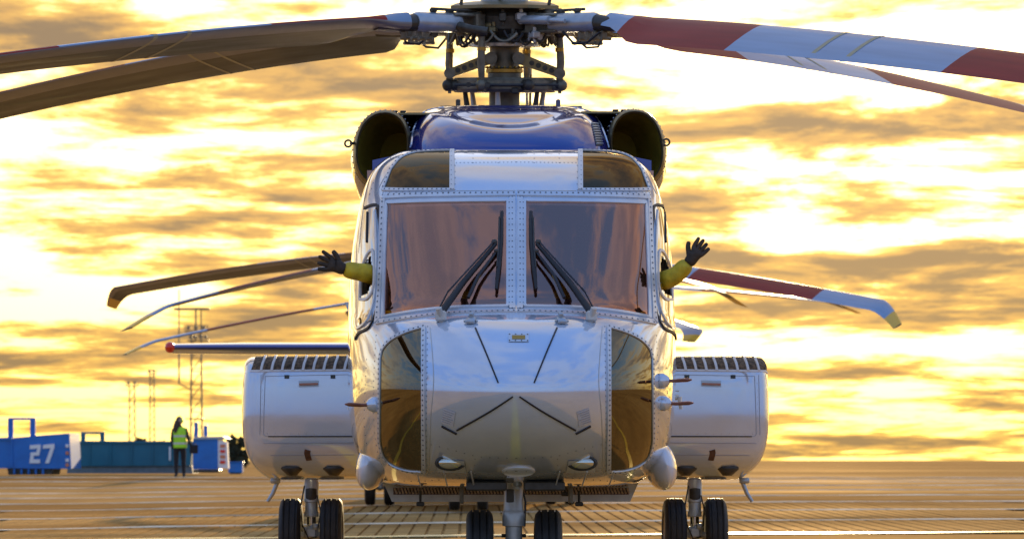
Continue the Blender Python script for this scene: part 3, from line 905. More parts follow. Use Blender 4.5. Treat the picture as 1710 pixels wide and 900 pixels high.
# --- sponsons
def sponson(sx):
    s = empty('sponson', (sx * 1.05, 5.4, 0.78), 0, heli); base = Vector((sx * 1.05, 5.4, 0.78))
    SP = [(0.775, 0.75, 0.76), (0.78, 0.50, 0.82), (0.815, 0.28, 0.88), (0.90, 0.11, 0.965), (1.02, 0.02, 1.015), (1.2, 0.0, 1.04), (1.45, 0.0, 1.04), (1.58, 0.01, 1.032), (1.63, 0.025, 1.025), (1.67, 0.06, 1.025), (1.71, 0.15, 1.01), (1.735, 0.28, 0.99), (1.745, 0.50, 0.97), (1.747, 0.75, 0.95)]
    rows = []
    for i in range(91):
        z, y0, wd = cr(SP, 13 * i / 90); r_ = []
        for k in range(41):
            a = math.pi / 2 * k / 40; u = math.sin(a) ** (2 / 7) if k else 0; u = max(u, 0)
            v = 1 - math.cos(a) ** (2 / 7) if k < 40 else 1
            r_.append((sx * (1.05 + wd * u - 0.03), 5.4 + y0 + (0.8 - min(y0, 0.75)) * v, z))
        r_ = [(sx * 1.0, 5.4 + y0, z)] + [(sx * (1.02 + wd * t), 5.4 + y0, z) for t in (0.1, 0.2, 0.3, 0.4)] + [q for q in r_ if abs(q[0]) > 1.02 + wd * 0.45]
        while len(r_) < 60: r_.append(r_[-1][:1] + (r_[-1][1] + 0.02,) + r_[-1][2:])
        r_ = r_[:60] + [(r_[59][0], 8.3, z)]
        rows.append(r_)
    m = MB(); m.loft(rows, False, False)
    rear = [(r_[-1]) for r_ in rows]
    inn = [(sx * 1.0, 8.3, r_[0][2]) for r_ in rows]
    for i in range(len(rows) - 1): m.add([rear[i], rear[i + 1], inn[i + 1], inn[i]], [(0, 1, 2, 3)])
    m.add([rows[-1][0], rows[-1][-1], (sx * 1.0, 8.3, 1.747)], [(0, 1, 2)]); m.add([rows[0][0], rows[0][-1], (sx * 1.0, 8.3, 0.775)], [(0, 1, 2)])
    S = Surf(m, (503, 690) if sx < 0 else (1200, 690))
    m.v = [tuple(Vector(v) - base) for v in m.v]
    m.build('shell', 'paint_white', s, 45)
    def sh(mb, name, mt, sm_=45, par=None):
        mb.v = [tuple(Vector(v) - base) for v in mb.v]; o = mb.build(name, mt, par or s, sm_)
        return o
    P = (lambda q: q) if sx < 0 else (lambda q: [(1703.0 - x, y) for x, y in q])
    sh(patch(S, P([(427, 594.5), (594, 591)]), P([(420, 618), (594, 617)]), 40, 14, 0.004), 'walkway_grip', 'grip')
    for k in range(9):
        x0 = 441 + 17.3 * k
        sh(strip(S, P([(x0 + 2.6, 592.5), (x0 + 1.0, 600), (x0 - 2, 608), (x0 - 4.5, 619)]), 0.022, 14, 0.002, 0.012), 'walkway_rib', 'rib_white')
    sh(strip(S, P([(418, 619.5), (594, 618)]), 0.018, 24, -0.004, 0.007, smooth=False), 'edge_rail', 'rib_white')
    for ln in ([(443, 628), (441, 680), (440, 728), (592, 727)], [(436, 626), (434, 726)], [(443, 628), (592, 625)], [(440, 740), (592, 739)], [(452, 760), (592, 759)]):
        sh(strip(S, P(ln), 0.0045, 40, -0.003, 0.0022, smooth=False), 'panel_seam', 'placard_ink')
    sh(strip(S, P([(448, 728.5), (592, 728.5)]), 0.010, 24, -0.003, 0.005, smooth=False), 'panel_hinge', 'gear_dark')
    rv_ = MB(); rivets(rv_, S, P([(446, 724), (590, 723.5)]), 12, 0.005, 0.0, False, False); rivets(rv_, S, P([(438.5, 640), (437, 720)]), 9, 0.004, 0.0, False, False)
    tag(sh(rv_, 'panel_rivets', 'steel'), None, None, None, 'stuff')
    lt = sh(patch(S, P([(499, 636), (532, 635)]), P([(499, 646), (532, 645)]), 6, 4, 0.010), 'latch', 'hub_light')
    sh(strip(S, P([(500, 642), (531, 641)]), 0.018, 8, 0.008, 0.026, smooth=False), 'latch_bar', 'copper', 45, lt)
    for x in (479, 556): sh(patch(S, P([(x - 4, 626), (x + 4, 626)]), P([(x - 4, 632), (x + 4, 632)]), 4, 3, 0.005), 'quarter_fastener', 'gear_dark')
    st_ = strip(S, P([(514, 751), (513, 757), (516, 768)]), 0.05, 12, -0.003, 0.004)
    sh(st_, 'drain_stain', 'stain')
    # dark pads under the nose of the sponson
    for x in (487, 557):
        q = S.hit(P([(x, 780)])[0][0], 781)[0]
        mb = MB(); mb.bbox(q + Vector((0, 0.12, 0)), (0.165, 0.30, 0.12), 0.05); sh(mb, 'dark_pad', 'gear_dark', 50)
    # bent tie-down hook
    a0 = at(P([(460, 802)])[0][0], 802, 6.0)
    mb = MB(); mb.bbox(a0, (0.075, 0.08, 0.045), 0.008); mb.tube([a0 + Vector((-sx * 0.02, 0, 0.0)), a0 + Vector((-sx * 0.01 * 0, 0, -0.05)), a0 + Vector((sx * 0.02, 0, -0.10)), a0 + Vector((sx * 0.062, 0, -0.165))], [0.017, 0.018, 0.017, 0.014], 10)
    sh(mb, 'tie_down_hook', 'hub_light', 50)


sponson(-1); sponson(1)

# --- wheels and legs
def wheel(name, c, parent, r=0.305, w=0.175):
    e = empty(name, c, 0, parent)
    h = w / 2
    prof = [(r * 0.58, -h * 0.75), (r * 0.66, -h * 0.98), (r * 0.8, -h), (r * 0.9, -h * 0.93), (r * 0.965, -h * 0.74), (r * 0.985, -h * 0.58)]
    for g0 in (-0.5, 0.0, 0.5):
        prof += [(r * (1 - 0.012 * abs(g0)), h * (g0 - 0.16)), (r * 0.995, h * (g0 - 0.055)), (r * 0.955, h * (g0 - 0.045)), (r * 0.955, h * (g0 + 0.045)), (r * 0.995, h * (g0 + 0.055)), (r * (1 - 0.012 * abs(g0)), h * (g0 + 0.16))]
    prof += [(r * 0.985, h * 0.68), (r * 0.965, h * 0.76), (r * 0.9, h * 0.93), (r * 0.8, h), (r * 0.66, h * 0.98), (r * 0.58, h * 0.75)]
    m = MB(); m.lathe(prof, axis='X', n=56); m.build('tyre', 'tyre', e, 35)
    m = MB(); m.lathe([(0.03, -h * 0.8), (r * 0.3, -h * 0.75), (r * 0.5, -h * 0.45), (r * 0.6, -h * 0.85), (r * 0.6, h * 0.85), (r * 0.5, h * 0.45), (r * 0.3, h * 0.75), (0.03, h * 0.8)], axis='X', n=32); m.build('rim', 'gear_white', e, 35)


ng = empty('nose_gear', (0.0, 1.3, 0), 0, heli)
for sx in (-1, 1): wheel('nose_wheel', (sx * 0.222, 0, 0.305), ng, 0.305, 0.178)
m = MB(); m.lathe([(0.055, 0.36), (0.055, 0.50), (0.074, 0.505), (0.078, 0.58), (0.07, 0.6), (0.066, 0.61), (0.064, 0.80)], n=28); m.build('leg', 'gear_white', ng, 35)
m = MB(); m.lathe([(0.036, 0.2), (0.036, 0.42)], n=20); m.build('piston', 'gear_dark', ng, 35)
m = MB(); m.tube([(-0.2, 0, 0.305), (0.2, 0, 0.305)], 0.03, 14); m.bbox((0, 0, 0.3), (0.1, 0.12, 0.16), 0.03); m.build('axle', 'gear_white', ng, 40)
m = MB(); m.bbox((-0.025, -0.064, 0.70), (0.05, 0.012, 0.085), 0.004); m.build('inspection_window', 'gear_dark', ng)
m = MB(); m.bbox((0.0, 0.07, 0.47), (0.08, 0.03, 0.16), 0.01); m.tube([(-0.08, 0.04, 0.44), (0.08, 0.04, 0.44)], 0.012, 8); m.build('torque_link', 'gear_dark', ng, 40)
m = MB(); m.ball((0.02, -0.13, 0.775), (0.036, 0.05, 0.03), 14); m.tube([(0.02, -0.16, 0.765), (0.02, -0.17, 0.75)], [0.022, 0.018], 14); m.build('taxi_lamp', 'paint_frame', ng, 50)
m = MB(); m.tube([(0.045, 0.0, 0.80), (0.075, -0.03, 0.66), (0.07, -0.02, 0.5)], 0.007, 6); m.build('brake_hose', 'black_rubber', ng, 50)
for sx in (-1, 1):
    mg = empty('main_gear', (sx * 1.592, 7.4, 0), 0, heli)
    for s2 in (-1, 1): wheel('main_wheel', (s2 * 0.17, 0, 0.308), mg, 0.308, 0.185)
    m = MB(); m.lathe([(0.052, 0.46), (0.06, 0.465), (0.06, 0.50), (0.054, 0.51), (0.054, 0.58), (0.062, 0.585), (0.062, 0.74), (0.055, 0.76), (0.055, 0.84), (0.062, 0.86), (0.062, 0.95)], n=26); m.build('leg', 'gear_white', mg, 35)
    m = MB(); m.lathe([(0.056, 0.60), (0.0585, 0.62), (0.0585, 0.69), (0.056, 0.70)], n=26, c=(0, -0.006, 0)); m.build('leg_band', 'gear_dark', mg, 35)
    m = MB(); m.lathe([(0.038, 0.30), (0.038, 0.46)], n=20); m.build('piston', 'oleo', mg, 35)
    m = MB(); m.tube([(-0.17, 0, 0.308), (0.17, 0, 0.308)], 0.03, 14); m.bbox((0, 0, 0.33), (0.12, 0.14, 0.14), 0.04); m.ball((0.04, -0.06, 0.38), 0.03, 10); m.ball((-0.05, -0.06, 0.36), 0.025, 10); m.build('axle', 'gear_white', mg, 40)
    m = MB(); m.tube([(-0.055, -0.05, 0.72), (-0.085, -0.07, 0.55), (-0.07, -0.09, 0.40), (-0.02, -0.08, 0.28), (0.05, -0.07, 0.30)], 0.007, 6)
    m.tube([(0.05, -0.05, 0.64), (0.08, -0.07, 0.5), (0.06, -0.09, 0.38)], 0.006, 6); m.build('brake_hose', 'gear_dark', mg, 50)
    m = MB(); m.bbox((0, 0, 0.92), (0.16, 0.16, 0.05), 0.015)
    for q in (-0.075, 0.075): m.tube([(q, -0.06, 0.93), (q * 0.8, -0.05, 0.82)], 0.008, 6)
    m.build('leg_collar', 'gear_dark', mg, 40)

# --- belly: keel tray, gear bay, aerials
m = MB(); m.loft([[(-0.88, 2.6, 0.78), (0.88, 2.6, 0.78), (0.82, 2.6, 0.645), (-0.82, 2.6, 0.645)], [(-0.88, 6.6, 0.78), (0.88, 6.6, 0.78), (0.82, 6.6, 0.65), (-0.82, 6.6, 0.65)]])
keel = m.build('belly_tray', 'gear_white', heli)
m = MB()
for k in range(72): m.tube([(-0.80 + 0.0225 * k, 2.585, 0.738), (-0.785 + 0.0225 * k, 2.572, 0.70)], 0.0075, 5)
tag(m.build('tray_mesh', 'grille_rust', keel), None, None, None, 'stuff')
m = MB(); m.box((0, 2.592, 0.717), (1.62, 0.012, 0.046)); m.build('mesh_backing', 'stain', keel)
m = MB(); m.bbox((-0.18, 1.02, 0.765), (0.26, 0.3, 0.06), 0.01); m.bbox((0.19, 1.02, 0.765), (0.26, 0.3, 0.06), 0.01); m.build('gear_bay', 'gear_dark', heli)
for px_, y0, y1, w in ((771, 812, 840, 0.030), (953, 812, 840, 0.030)):
    a = at(px_, y0, 2.0); b = at(px_, y1, 2.0); m = MB(); m.bbox((a.x, 2.0, (a.z + b.z) / 2), (w, 0.16, a.z - b.z), 0.006); m.build('blade_aerial', 'hub_grey', heli)
for px_, py_ in ((702, 841), (967, 841), (944, 824)):
    a = at(px_, py_, 2.3); m = MB(); m.bbox(a, (0.055, 0.06, 0.03), 0.006); m.tube([a, a + Vector((0.0, 0.02, 0.09))], 0.01, 6); m.build('drain_box', 'gear_dark', heli)
for sx in (-1, 1):
    m = MB()
    for k in range(3): m.tube([(sx * (0.62 - 0.17 * k), 0.55 + 0.05 * k, 0.86), (sx * (0.60 - 0.17 * k), 0.9, 0.765)], 0.005, 5)
    m.build('static_wick', 'gear_white', heli)

# --- tail: fin, stabiliser, tail rotor (mostly hidden behind the body)
m = MB(); m.loft([oval(15.2, 0.25, 2.2, 2.75, e=2.2), oval(16.2, 0.16, 2.3, 3.6, e=2.2), oval(17.0, 0.10, 3.3, 4.3, e=2.2), oval(17.3, 0.03, 3.8, 4.4, e=2.2)]); m.build('tail_fin', 'paint_blue', heli, 40)
stb = empty('stabiliser', (-0.09, 15.6, 2.13), 0, heli)
m = MB(); rings = []
for x in (0.0, -1.2, -2.6, -3.30, -3.36):
    s_ = 1 if x > -3.2 else 0.85
    rings.append([(x, 0.45 * s_ * math.cos(a) + 0.1, 0.065 * s_ * math.sin(a) * (1.0 if math.cos(a) < 0.3 else 0.7)) for a in [2 * math.pi * k / 24 for k in range(24)]])
m.loft(rings); m.build('aerofoil', 'paint_blue', stb, 50)
m = MB(); m.ball((-3.37, -0.25, 0.0), (0.055, 0.10, 0.062), 14); m.build('tip_lamp', 'red_lens', stb, 60)
trt = empty('tail_rotor', (0.33, 17.0, 4.0), 0, heli)
m = MB(); m.tube([(-0.2, 0, 0), (0.12, 0, 0)], 0.12, 16); m.build('hub', 'hub_grey', trt, 40)
for k in range(4):
    a = math.pi / 4 + k * math.pi / 2; m = MB(); m.loft([[(0.05, r_ * math.cos(a) - c_ * math.sin(a), r_ * math.sin(a) + c_ * math.cos(a)) for c_ in (-0.12, 0.12)] + [(0.075, r_ * math.cos(a) - c_ * math.sin(a), r_ * math.sin(a) + c_ * math.cos(a)) for c_ in (0.12, -0.12)] for r_ in (0.15, 1.65)]); m.build('tail_blade', 'blade_dark', trt)

# ------------------------------------------------------------------ main rotor
HUBY, HUBZ = 6.45, 4.42
hubx = 0.0
rotor = empty('main_rotor', (hubx, HUBY, HUBZ), 0, heli)
rotor.rotation_euler = (R(5.6), 0, 0)
m = MB(); m.lathe([(0.20, -0.95), (0.165, -0.80), (0.125, -0.70), (0.122, -0.44), (0.135, -0.43), (0.135, -0.36), (0.12, -0.34), (0.118, -0.14)], n=32); m.build('mast', 'hub_grey', rotor, 35)
m = MB(); m.lathe([(0.14, -0.385), (0.15, -0.38), (0.15, -0.355), (0.14, -0.35)], n=32)
for k in range(20):
    a = 2 * math.pi * k / 20; m.ball((0.145 * math.cos(a), 0.145 * math.sin(a), -0.34), 0.012, 6)
m.build('mast_collar', 'brass', rotor, 35)
# swashplate
m = MB(); m.lathe([(0.15, -0.60), (0.40, -0.60), (0.43, -0.575), (0.43, -0.51), (0.40, -0.485), (0.15, -0.485)], n=40); sw = m.build('swashplate', 'hub_grey', rotor, 35); sw.location = (0, 0, 0.06)
for k in range(8):
    a = math.pi / 8 + k * math.pi / 4; c_, s_ = math.cos(a), math.sin(a); m = MB()
    m.tube([(0.40 * c_, 0.40 * s_, -0.545), (0.49 * c_, 0.49 * s_, -0.545)], [0.05, 0.038], 12); m.ball((0.49 * c_, 0.49 * s_, -0.545), 0.048, 12); m.build('swash_lug', 'hub_grey' if k % 2 else 'hub_dark', sw, 40)
m = MB(); m.lathe([(0.055, -0.02), (0.055, 0.02)], axis='X', n=20, c=(-0.20, -0.43, -0.545)); m.build('bearing_ring', 'brass', sw, 40)
m = MB()
for q in (-0.29, -0.14): m.tube([(q, -0.44, -0.545), (q, -0.49, -0.545)], 0.022, 10)
m.tube([(-0.40, -0.44, -0.545), (0.42, -0.44, -0.545)], 0.012, 6); m.bbox((0.08, -0.42, -0.59), (0.06, 0.06, 0.05), 0.01); m.build('bolt_row', 'gear_dark', sw, 40)
# lower servos and links down to the cowl
for k in range(6):
    a = k * math.pi / 3 + 0.35; c_, s_ = math.cos(a), math.sin(a); m = MB()
    m.tube([(0.34 * c_, 0.34 * s_, -0.52), (0.30 * c_, 0.30 * s_, -0.78), (0.27 * c_, 0.27 * s_, -1.0)], [0.018, 0.03, 0.034], 10); m.build('servo', 'hub_dark' if k % 2 else 'gear_white', rotor, 40)
m = MB(); m.bbox((-0.02, -0.17, -0.78), (0.10, 0.06, 0.14), 0.015); m.bbox((0.05, -0.19, -0.84), (0.18, 0.05, 0.05), 0.01); m.build('sensor_box', 'hub_light', rotor, 40)
# pitch links, scissors
for k in range(4):
    a = R(-135 + 22 + 90 * k); c_, s_ = math.cos(a), math.sin(a)
    e = empty('pitch_link', (0.475 * c_, 0.475 * s_, -0.485), 0, rotor); e.scale = (1, 1, 0.88)
    m = MB(); m.tube([(0, 0, 0.02), (0.01 * c_, 0.01 * s_, 0.20), (0, 0, 0.46)], [0.022, 0.032, 0.026], 12); m.build('rod', 'hub_grey', e, 40)
    m = MB(); m.ball((0, 0, 0.0), 0.045, 12); m.ball((0, 0, 0.46), 0.042, 12); m.build('rod_end', 'gear_dark', e, 50)
    m = MB(); m.lathe([(0.03, 0.30), (0.035, 0.305), (0.035, 0.335), (0.03, 0.34)], n=14); m.build('lock_nut', 'brass', e, 40)
for sx in (-1, 1):
    e = empty('scissor_link', (0, 0, 0), 0, rotor)
    A = Vector((sx * 0.44, -0.16, -0.39)); B = Vector((sx * 0.11, -0.15, -0.27))
    m = MB()
    dxy = (B - A); nrm = Vector((0, 1, 0)); up_ = dxy.cross(nrm).normalized()
    m.loft([[A + up_ * 0.035 + nrm * q, B + up_ * 0.045 + nrm * q, B - up_ * 0.045 + nrm * q, A - up_ * 0.035 + nrm * q] for q in (-0.02, 0.02)]); m.build('link_arm', 'intake_metal', e)
    m = MB()
    for t in (0.2, 0.36, 0.52, 0.68): m.tube([A + dxy * t + nrm * -0.025, A + dxy * t + nrm * -0.021], 0.021, 12)
    m.build('lightening_hole', 'hub_dark', e)
    m = MB(); m.tube([A + Vector((0, -0.06, 0)), A + Vector((0, 0.06, 0))], 0.045, 12); m.build('link_pivot', 'hub_grey', e, 40)
    m = MB(); m.tube([B + Vector((0, -0.05, 0)), B + Vector((0, 0.05, 0))], 0.05, 12); m.build('link_pivot', 'hub_grey', e, 40)
    m = MB(); m.loft([[A + Vector((-0.03, q, -0.04)), A + Vector((0.03, q, -0.04)), A + Vector((0.012, q, -0.16)), A + Vector((-0.012, q, -0.16))] for q in (-0.02, 0.02)]); m.build('link_tab', 'hub_grey', e, 40)
# hub body
m = MB()
m.lathe([(0.12, -0.18), (0.20, -0.17), (0.22, -0.14), (0.20, -0.11), (0.24, -0.08), (0.30, -0.04), (0.31, 0.06), (0.27, 0.12), (0.24, 0.14)], n=32); m.build('hub_core', 'hub_dark', rotor, 30)
m = MB()
pts = []
for k in range(8):
    a = R(22.5 + 45 * k); pts.append((0.48 * math.cos(a), 0.48 * math.sin(a)))
m.loft([[(x * q, y * q, z) for x, y in pts] for q, z in ((0.80, 0.115), (0.97, 0.12), (0.97, 0.145), (0.86, 0.165), (0.55, 0.185))]); m.build('top_plate', 'intake_metal', rotor, 20)
m = MB(); m.lathe([(0.20, -0.185), (0.29, -0.175), (0.29, -0.15), (0.20, -0.14)], n=32); m.build('lower_plate', 'steel', rotor, 30)
m = MB(); m.lathe([(0.195, 0.18), (0.195, 0.42), (0.17, 0.46), (0.05, 0.48)], n=32); m.build('slip_ring_drum', 'hub_light', rotor, 30)
rr = random.Random(3)
for k in range(30):   # bolted blocks, hoses and fittings round the hub
    a = 2 * math.pi * (k + 0.35 * rr.random()) / 30; q = rr.uniform(0.26, 0.50); z = rr.uniform(-0.16, 0.10); m = MB()
    m.bbox((q * math.cos(a), q * math.sin(a), z), (rr.uniform(0.05, 0.13), rr.uniform(0.05, 0.1), rr.uniform(0.03, 0.09)), 0.01, Matrix.Rotation(a, 3, 'Z')); m.tube([(q * math.cos(a), q * math.sin(a), z - 0.06), (q * math.cos(a), q * math.sin(a), z + 0.06)], 0.014, 8)
    m.build('hub_fitting', rr.choice(['hub_grey', 'hub_dark', 'intake_metal', 'gear_white']), rotor, 40)
for k in range(26):
    a = 2 * math.pi * k / 26 + 0.1; q = rr.uniform(0.35, 0.5); b = a + rr.uniform(0.25, 0.5); m = MB()
    A = Vector((q * math.cos(a), q * math.sin(a), -0.06)); B = Vector((q * math.cos(b), q * math.sin(b), -0.08)); Cc = (A + B) / 2 + Vector((0.05 * math.cos(a), 0.05 * math.sin(a), rr.uniform(-0.20, -0.13)))
    m.tube([tuple(A * (1 - t) ** 2 + Cc * 2 * t * (1 - t) + B * t * t) for t in [i / 8 for i in range(9)]], rr.uniform(0.008, 0.014), 7); m.build('hydraulic_hose', rr.choice(['hub_dark', 'black_rubber', 'hub_grey']), rotor, 50)
for x in (-0.35, -0.05, 0.35):
    m = MB(); m.tube([(x, -0.25, 0.15), (x + 0.02, -0.24, 0.26), (x + 0.07, -0.2, 0.4)], 0.014, 7); m.build('cable', 'hub_dark', rotor, 50)

# blade, built along +X with its leading edge towards +Y
droop = lambda r_: -0.86 * (max(0, r_ - 0.5) / 8.08) ** 1.5
RAD = 8.58
def blade_mesh():
    st = [1.12, 1.25, 1.40, 1.6, 1.75, 2.0, 2.3, 2.62, 2.66, 3.1, 3.5, 3.9, 4.3, 4.55, 4.60, 4.62, 4.87, 4.89, 5.2, 5.6, 6.0, 6.5, 6.95, 7.0, 7.4, 7.8, 8.05, 8.15, 8.25, 8.35, 8.36, 8.45, 8.52, 8.58]
    prof = [(0.0, 0.0), (0.012, 0.32), (0.05, 0.62), (0.13, 0.88), (0.28, 1.0), (0.5, 0.86), (0.75, 0.48), (0.97, 0.06), (1.0, 0.0), (0.97, -0.06), (0.75, -0.30), (0.5, -0.5), (0.28, -0.6), (0.13, -0.55), (0.05, -0.42), (0.012, -0.24)]
    rings = []
    for r_ in st:
        k = sstep(1.12, 1.75, r_)
        ch = 0.17 + (0.53 - 0.17) * k
        th = 0.085 * (1 - k) + 0.036 * k
        if r_ > 8.05: q = (r_ - 8.05) / 0.53; ch *= 1 - 0.45 * q; th *= 1 - 0.5 * q
        lead = 0.09 + 0.06 * k - (0.42 * ((r_ - 8.05) / 0.53) ** 1.3 if r_ > 8.05 else 0)
        dz = droop(r_) - (0.16 * ((r_ - 8.05) / 0.53) ** 1.4 if r_ > 8.05 else 0)
        tw = R(22 - 7 * (r_ - 1.1) / 7.5) * (0.35 + 0.65 * sstep(1.1, 1.6, r_))
        ring_ = []
        for c_, t_ in prof:
            y = lead - c_ * ch; z = t_ * th
            ring_.append((r_, y * math.cos(tw) - z * math.sin(tw), y * math.sin(tw) + z * math.cos(tw) + dz))
        rings.append(ring_)
    m = MB(); n = len(prof)
    m.loft(rings)
    for fi in range((len(rings) - 1) * n):
        i, j = divmod(fi, n); rc = (st[i] + st[i + 1]) / 2
        top_ = j < 8
        if top_:
            mi = 2 if rc < 1.4 else (3 if rc < 2.64 else (2 if rc < 4.61 else (3 if rc < 7.0 else (2 if rc < 8.34 else 4))))
            if 4.60 < rc < 4.62 and False: mi = 5
        else:
            mi = 1 if j >= 12 else 0
            if rc > 8.34: mi = 4 if j < 13 else 1
        m.m[fi] = mi
    # thin doublers of tape round the blade
    return m, rings, st, prof


bm_, brings, bst, bprof = blade_mesh()
blade_data = None
def blade_tape(r_):
    m = MB(); i = max(k for k in range(len(bst) - 1) if bst[k] <= r_); u = (r_ - bst[i]) / (bst[i + 1] - bst[i])
    rg = []
    for dr, gr in ((-0.02, 1), (-0.02, 1.0), (0.02, 1.0), (0.02, 1)):
        uu = (r_ + dr - bst[i]) / (bst[i + 1] - bst[i])
        ring_ = [Vector(a).lerp(Vector(b), uu) for a, b in zip(brings[i], brings[i + 1])]
        c_ = sum(ring_, Vector()) / len(ring_)
        rg.append([p + (Vector((0, 0, 1)) * (0.0025 if p.z > c_.z + (p.y - c_.y) * 0.3 else -0.0025)) for p in ring_])
    m.loft(rg[1:3], True, False); return m


for k in range(4):
    e = empty('rotor_blade', (0, 0, 0), R(45 + 90 * k), rotor)
    if k == 0:
        bo = bm_.build('aerofoil', ['blade_dark', 'blade_edge', 'blade_sky_white', 'blade_red', 'blade_yellow'], e, 28)
        tps = [blade_tape(3.42).build('tape_band', 'seam', e), blade_tape(3.74).build('tape_band', 'seam', e)]
        parts = [bo] + tps
        m = MB(); m.lathe([(0.085, 0.55), (0.092, 0.58), (0.092, 0.98), (0.084, 1.0), (0.075, 1.02)], axis='X', n=24, sy=0.85); parts.append(m.build('cuff', 'hub_light', e, 35))
        m = MB(); m.tube([(0.95, 0.0, 0.0), (1.16, 0.0, droop(1.16)), (1.45, 0.02, droop(1.45) + 0.004)], [0.07, 0.062, 0.045], 16); parts.append(m.build('root_spar', 'blade_dark', e, 40))
        m = MB()
        for zz_ in (-0.062, 0.062): m.bbox((0.42, 0, zz_), (0.42, 0.16, 0.032), 0.012)
        m.tube([(0.5, 0, -0.1), (0.5, 0, 0.1)], 0.035, 12); m.bbox((0.36, 0, 0), (0.1, 0.2, 0.18), 0.02); parts.append(m.build('hub_arm', 'hub_grey', e, 40))
        m = MB(); m.tube([(0.30, -0.13, 0.03), (0.62, -0.13, 0.02)], [0.035, 0.035], 12); m.tube([(0.60, -0.13, 0.02), (0.78, -0.12, 0.01)], 0.018, 10); parts.append(m.build('lag_damper', 'hub_light', e, 40))
        m = MB(); m.tube([(0.60, 0.05, -0.02), (0.58, 0.20, -0.05), (0.50, 0.30, -0.07)], [0.04, 0.032, 0.035], 10); parts.append(m.build('pitch_horn', 'hub_dark', e, 40))
        for q in range(4):
            m = MB(); m.bbox((0.86 + 0.08 * q, -0.02, -0.10), (0.03, 0.06, 0.07), 0.01); m.tube([(0.86 + 0.08 * q, -0.05, -0.13), (0.86 + 0.08 * q, 0.06, -0.13)], 0.014, 8); parts.append(m.build('cuff_bolt', 'hub_grey', e, 40))
        m = MB(); m.bbox((0.62, 0, 0.085), (0.06, 0.05, 0.05), 0.01); m.bbox((0.80, 0, 0.095), (0.05, 0.05, 0.04), 0.01); m.tube([(0.35, 0.03, 0.1), (0.6, 0.03, 0.10), (0.85, 0.03, 0.105)], 0.012, 7); parts.append(m.build('de_ice_block', 'hub_dark', e, 40))
        m = MB(); m.tube([(0.72, -0.08, -0.07), (0.86, -0.10, -0.17), (1.0, -0.10, -0.16), (1.1, -0.06, -0.08)], 0.010, 7); parts.append(m.build('bonding_lead', 'black_rubber', e, 50))
    else:
        for p in parts:
            o = p.copy(); col.objects.link(o); o.parent = e

# ------------------------------------------------------------------ two more helicopters parked behind, copied with all their parts
for (px_, Y, az, rz, label) in ((790, 58.5, 10.0, 0.5, 'helicopter hidden right behind the front one, only drooping striped rotor blades showing'),
                                (852, 72.0, -17.0, 0.5, 'last helicopter of the row, only thin blade tips showing past the others')):
    h2 = copy_tree(heli)
    h2['label'] = label
    yy = Y - HUBY; xx = (px_ - 855) / F * Y
    h2.location = (xx, yy, gz(xx, Y)); h2.rotation_euler = (0, 0, R(rz))
    for ch in h2.children:
        if ch.name.startswith('main_rotor'):
            ch.rotation_euler = (R(4.2), 0, 0) if az > 0 else (R(5), R(-2), 0)
            for b in ch.children:
                if b.name.startswith('rotor_blade'): b.rotation_euler = (0 if az > 0 else R(-21 if b.rotation_euler.z > R(300) else -12), 0, b.rotation_euler.z + R(az))


# ------------------------------------------------------------------ people
def skin_mesh(name, nodes, edges, matn, parent, root=0, sub=2):
    """nodes: (x, y, z, radius x, radius y)"""
    me = bpy.data.meshes.new(name); bm = bmesh.new(); ly = bm.verts.layers.skin.verify(); vs = []
    for i, nd in enumerate(nodes):
        v = bm.verts.new(nd[:3]); v[ly].radius = (nd[3], nd[4] if len(nd) > 4 else nd[3]); v[ly].use_root = (i == root); vs.append(v)
    for a, b in edges: bm.edges.new((vs[a], vs[b]))
    bm.to_mesh(me); bm.free(); me.materials.append(MATS[matn])
    o = bpy.data.objects.new(name, me); col.objects.link(o)
    if parent: o.parent = parent
    k = o.modifiers.new('skin', 'SKIN'); k.use_smooth_shade = True
    s_ = o.modifiers.new('sub', 'SUBSURF'); s_.levels = sub; s_.render_levels = sub
    return o


def glove_mesh(wrist, d, side, nrm, parent, spread=1.0):
    """gloved hand: d = finger direction, side = thumb side, nrm = palm normal"""
    d, side = Vector(d).normalized(), Vector(side); side = (side - d * side.dot(d)).normalized(); nrm = d.cross(side).normalized()
    P = lambda a, b, c=0.0: tuple(wrist + d * a + side * b + nrm * c)
    nodes = [(*P(-0.03, 0), 0.046), (*P(0.012, 0), 0.042), (*P(0.045, 0.002), 0.046), (*P(0.078, 0.0), 0.042)]
    edges = [(0, 1), (1, 2), (2, 3)]
    for k, (b, L, sp) in enumerate(((0.040, 0.078, 0.30), (0.014, 0.088, 0.09), (-0.012, 0.080, -0.12), (-0.037, 0.062, -0.36))):
        i = len(nodes); q = sp * spread
        nodes += [(*P(0.090, b), 0.0165), (*P(0.090 + L * 0.5, b + L * 0.5 * q, -0.006), 0.0155), (*P(0.090 + L, b + L * q, -0.018), 0.0125)]
        edges += [(3, i), (i, i + 1), (i + 1, i + 2)]
    i = len(nodes)
    nodes += [(*P(0.040, 0.038, -0.006), 0.020), (*P(0.072, 0.072, -0.012), 0.018), (*P(0.104, 0.088, -0.016), 0.0145)]
    edges += [(2, i), (i, i + 1), (i + 1, i + 2)]
    return skin_mesh('glove', nodes, edges, 'glove', parent)


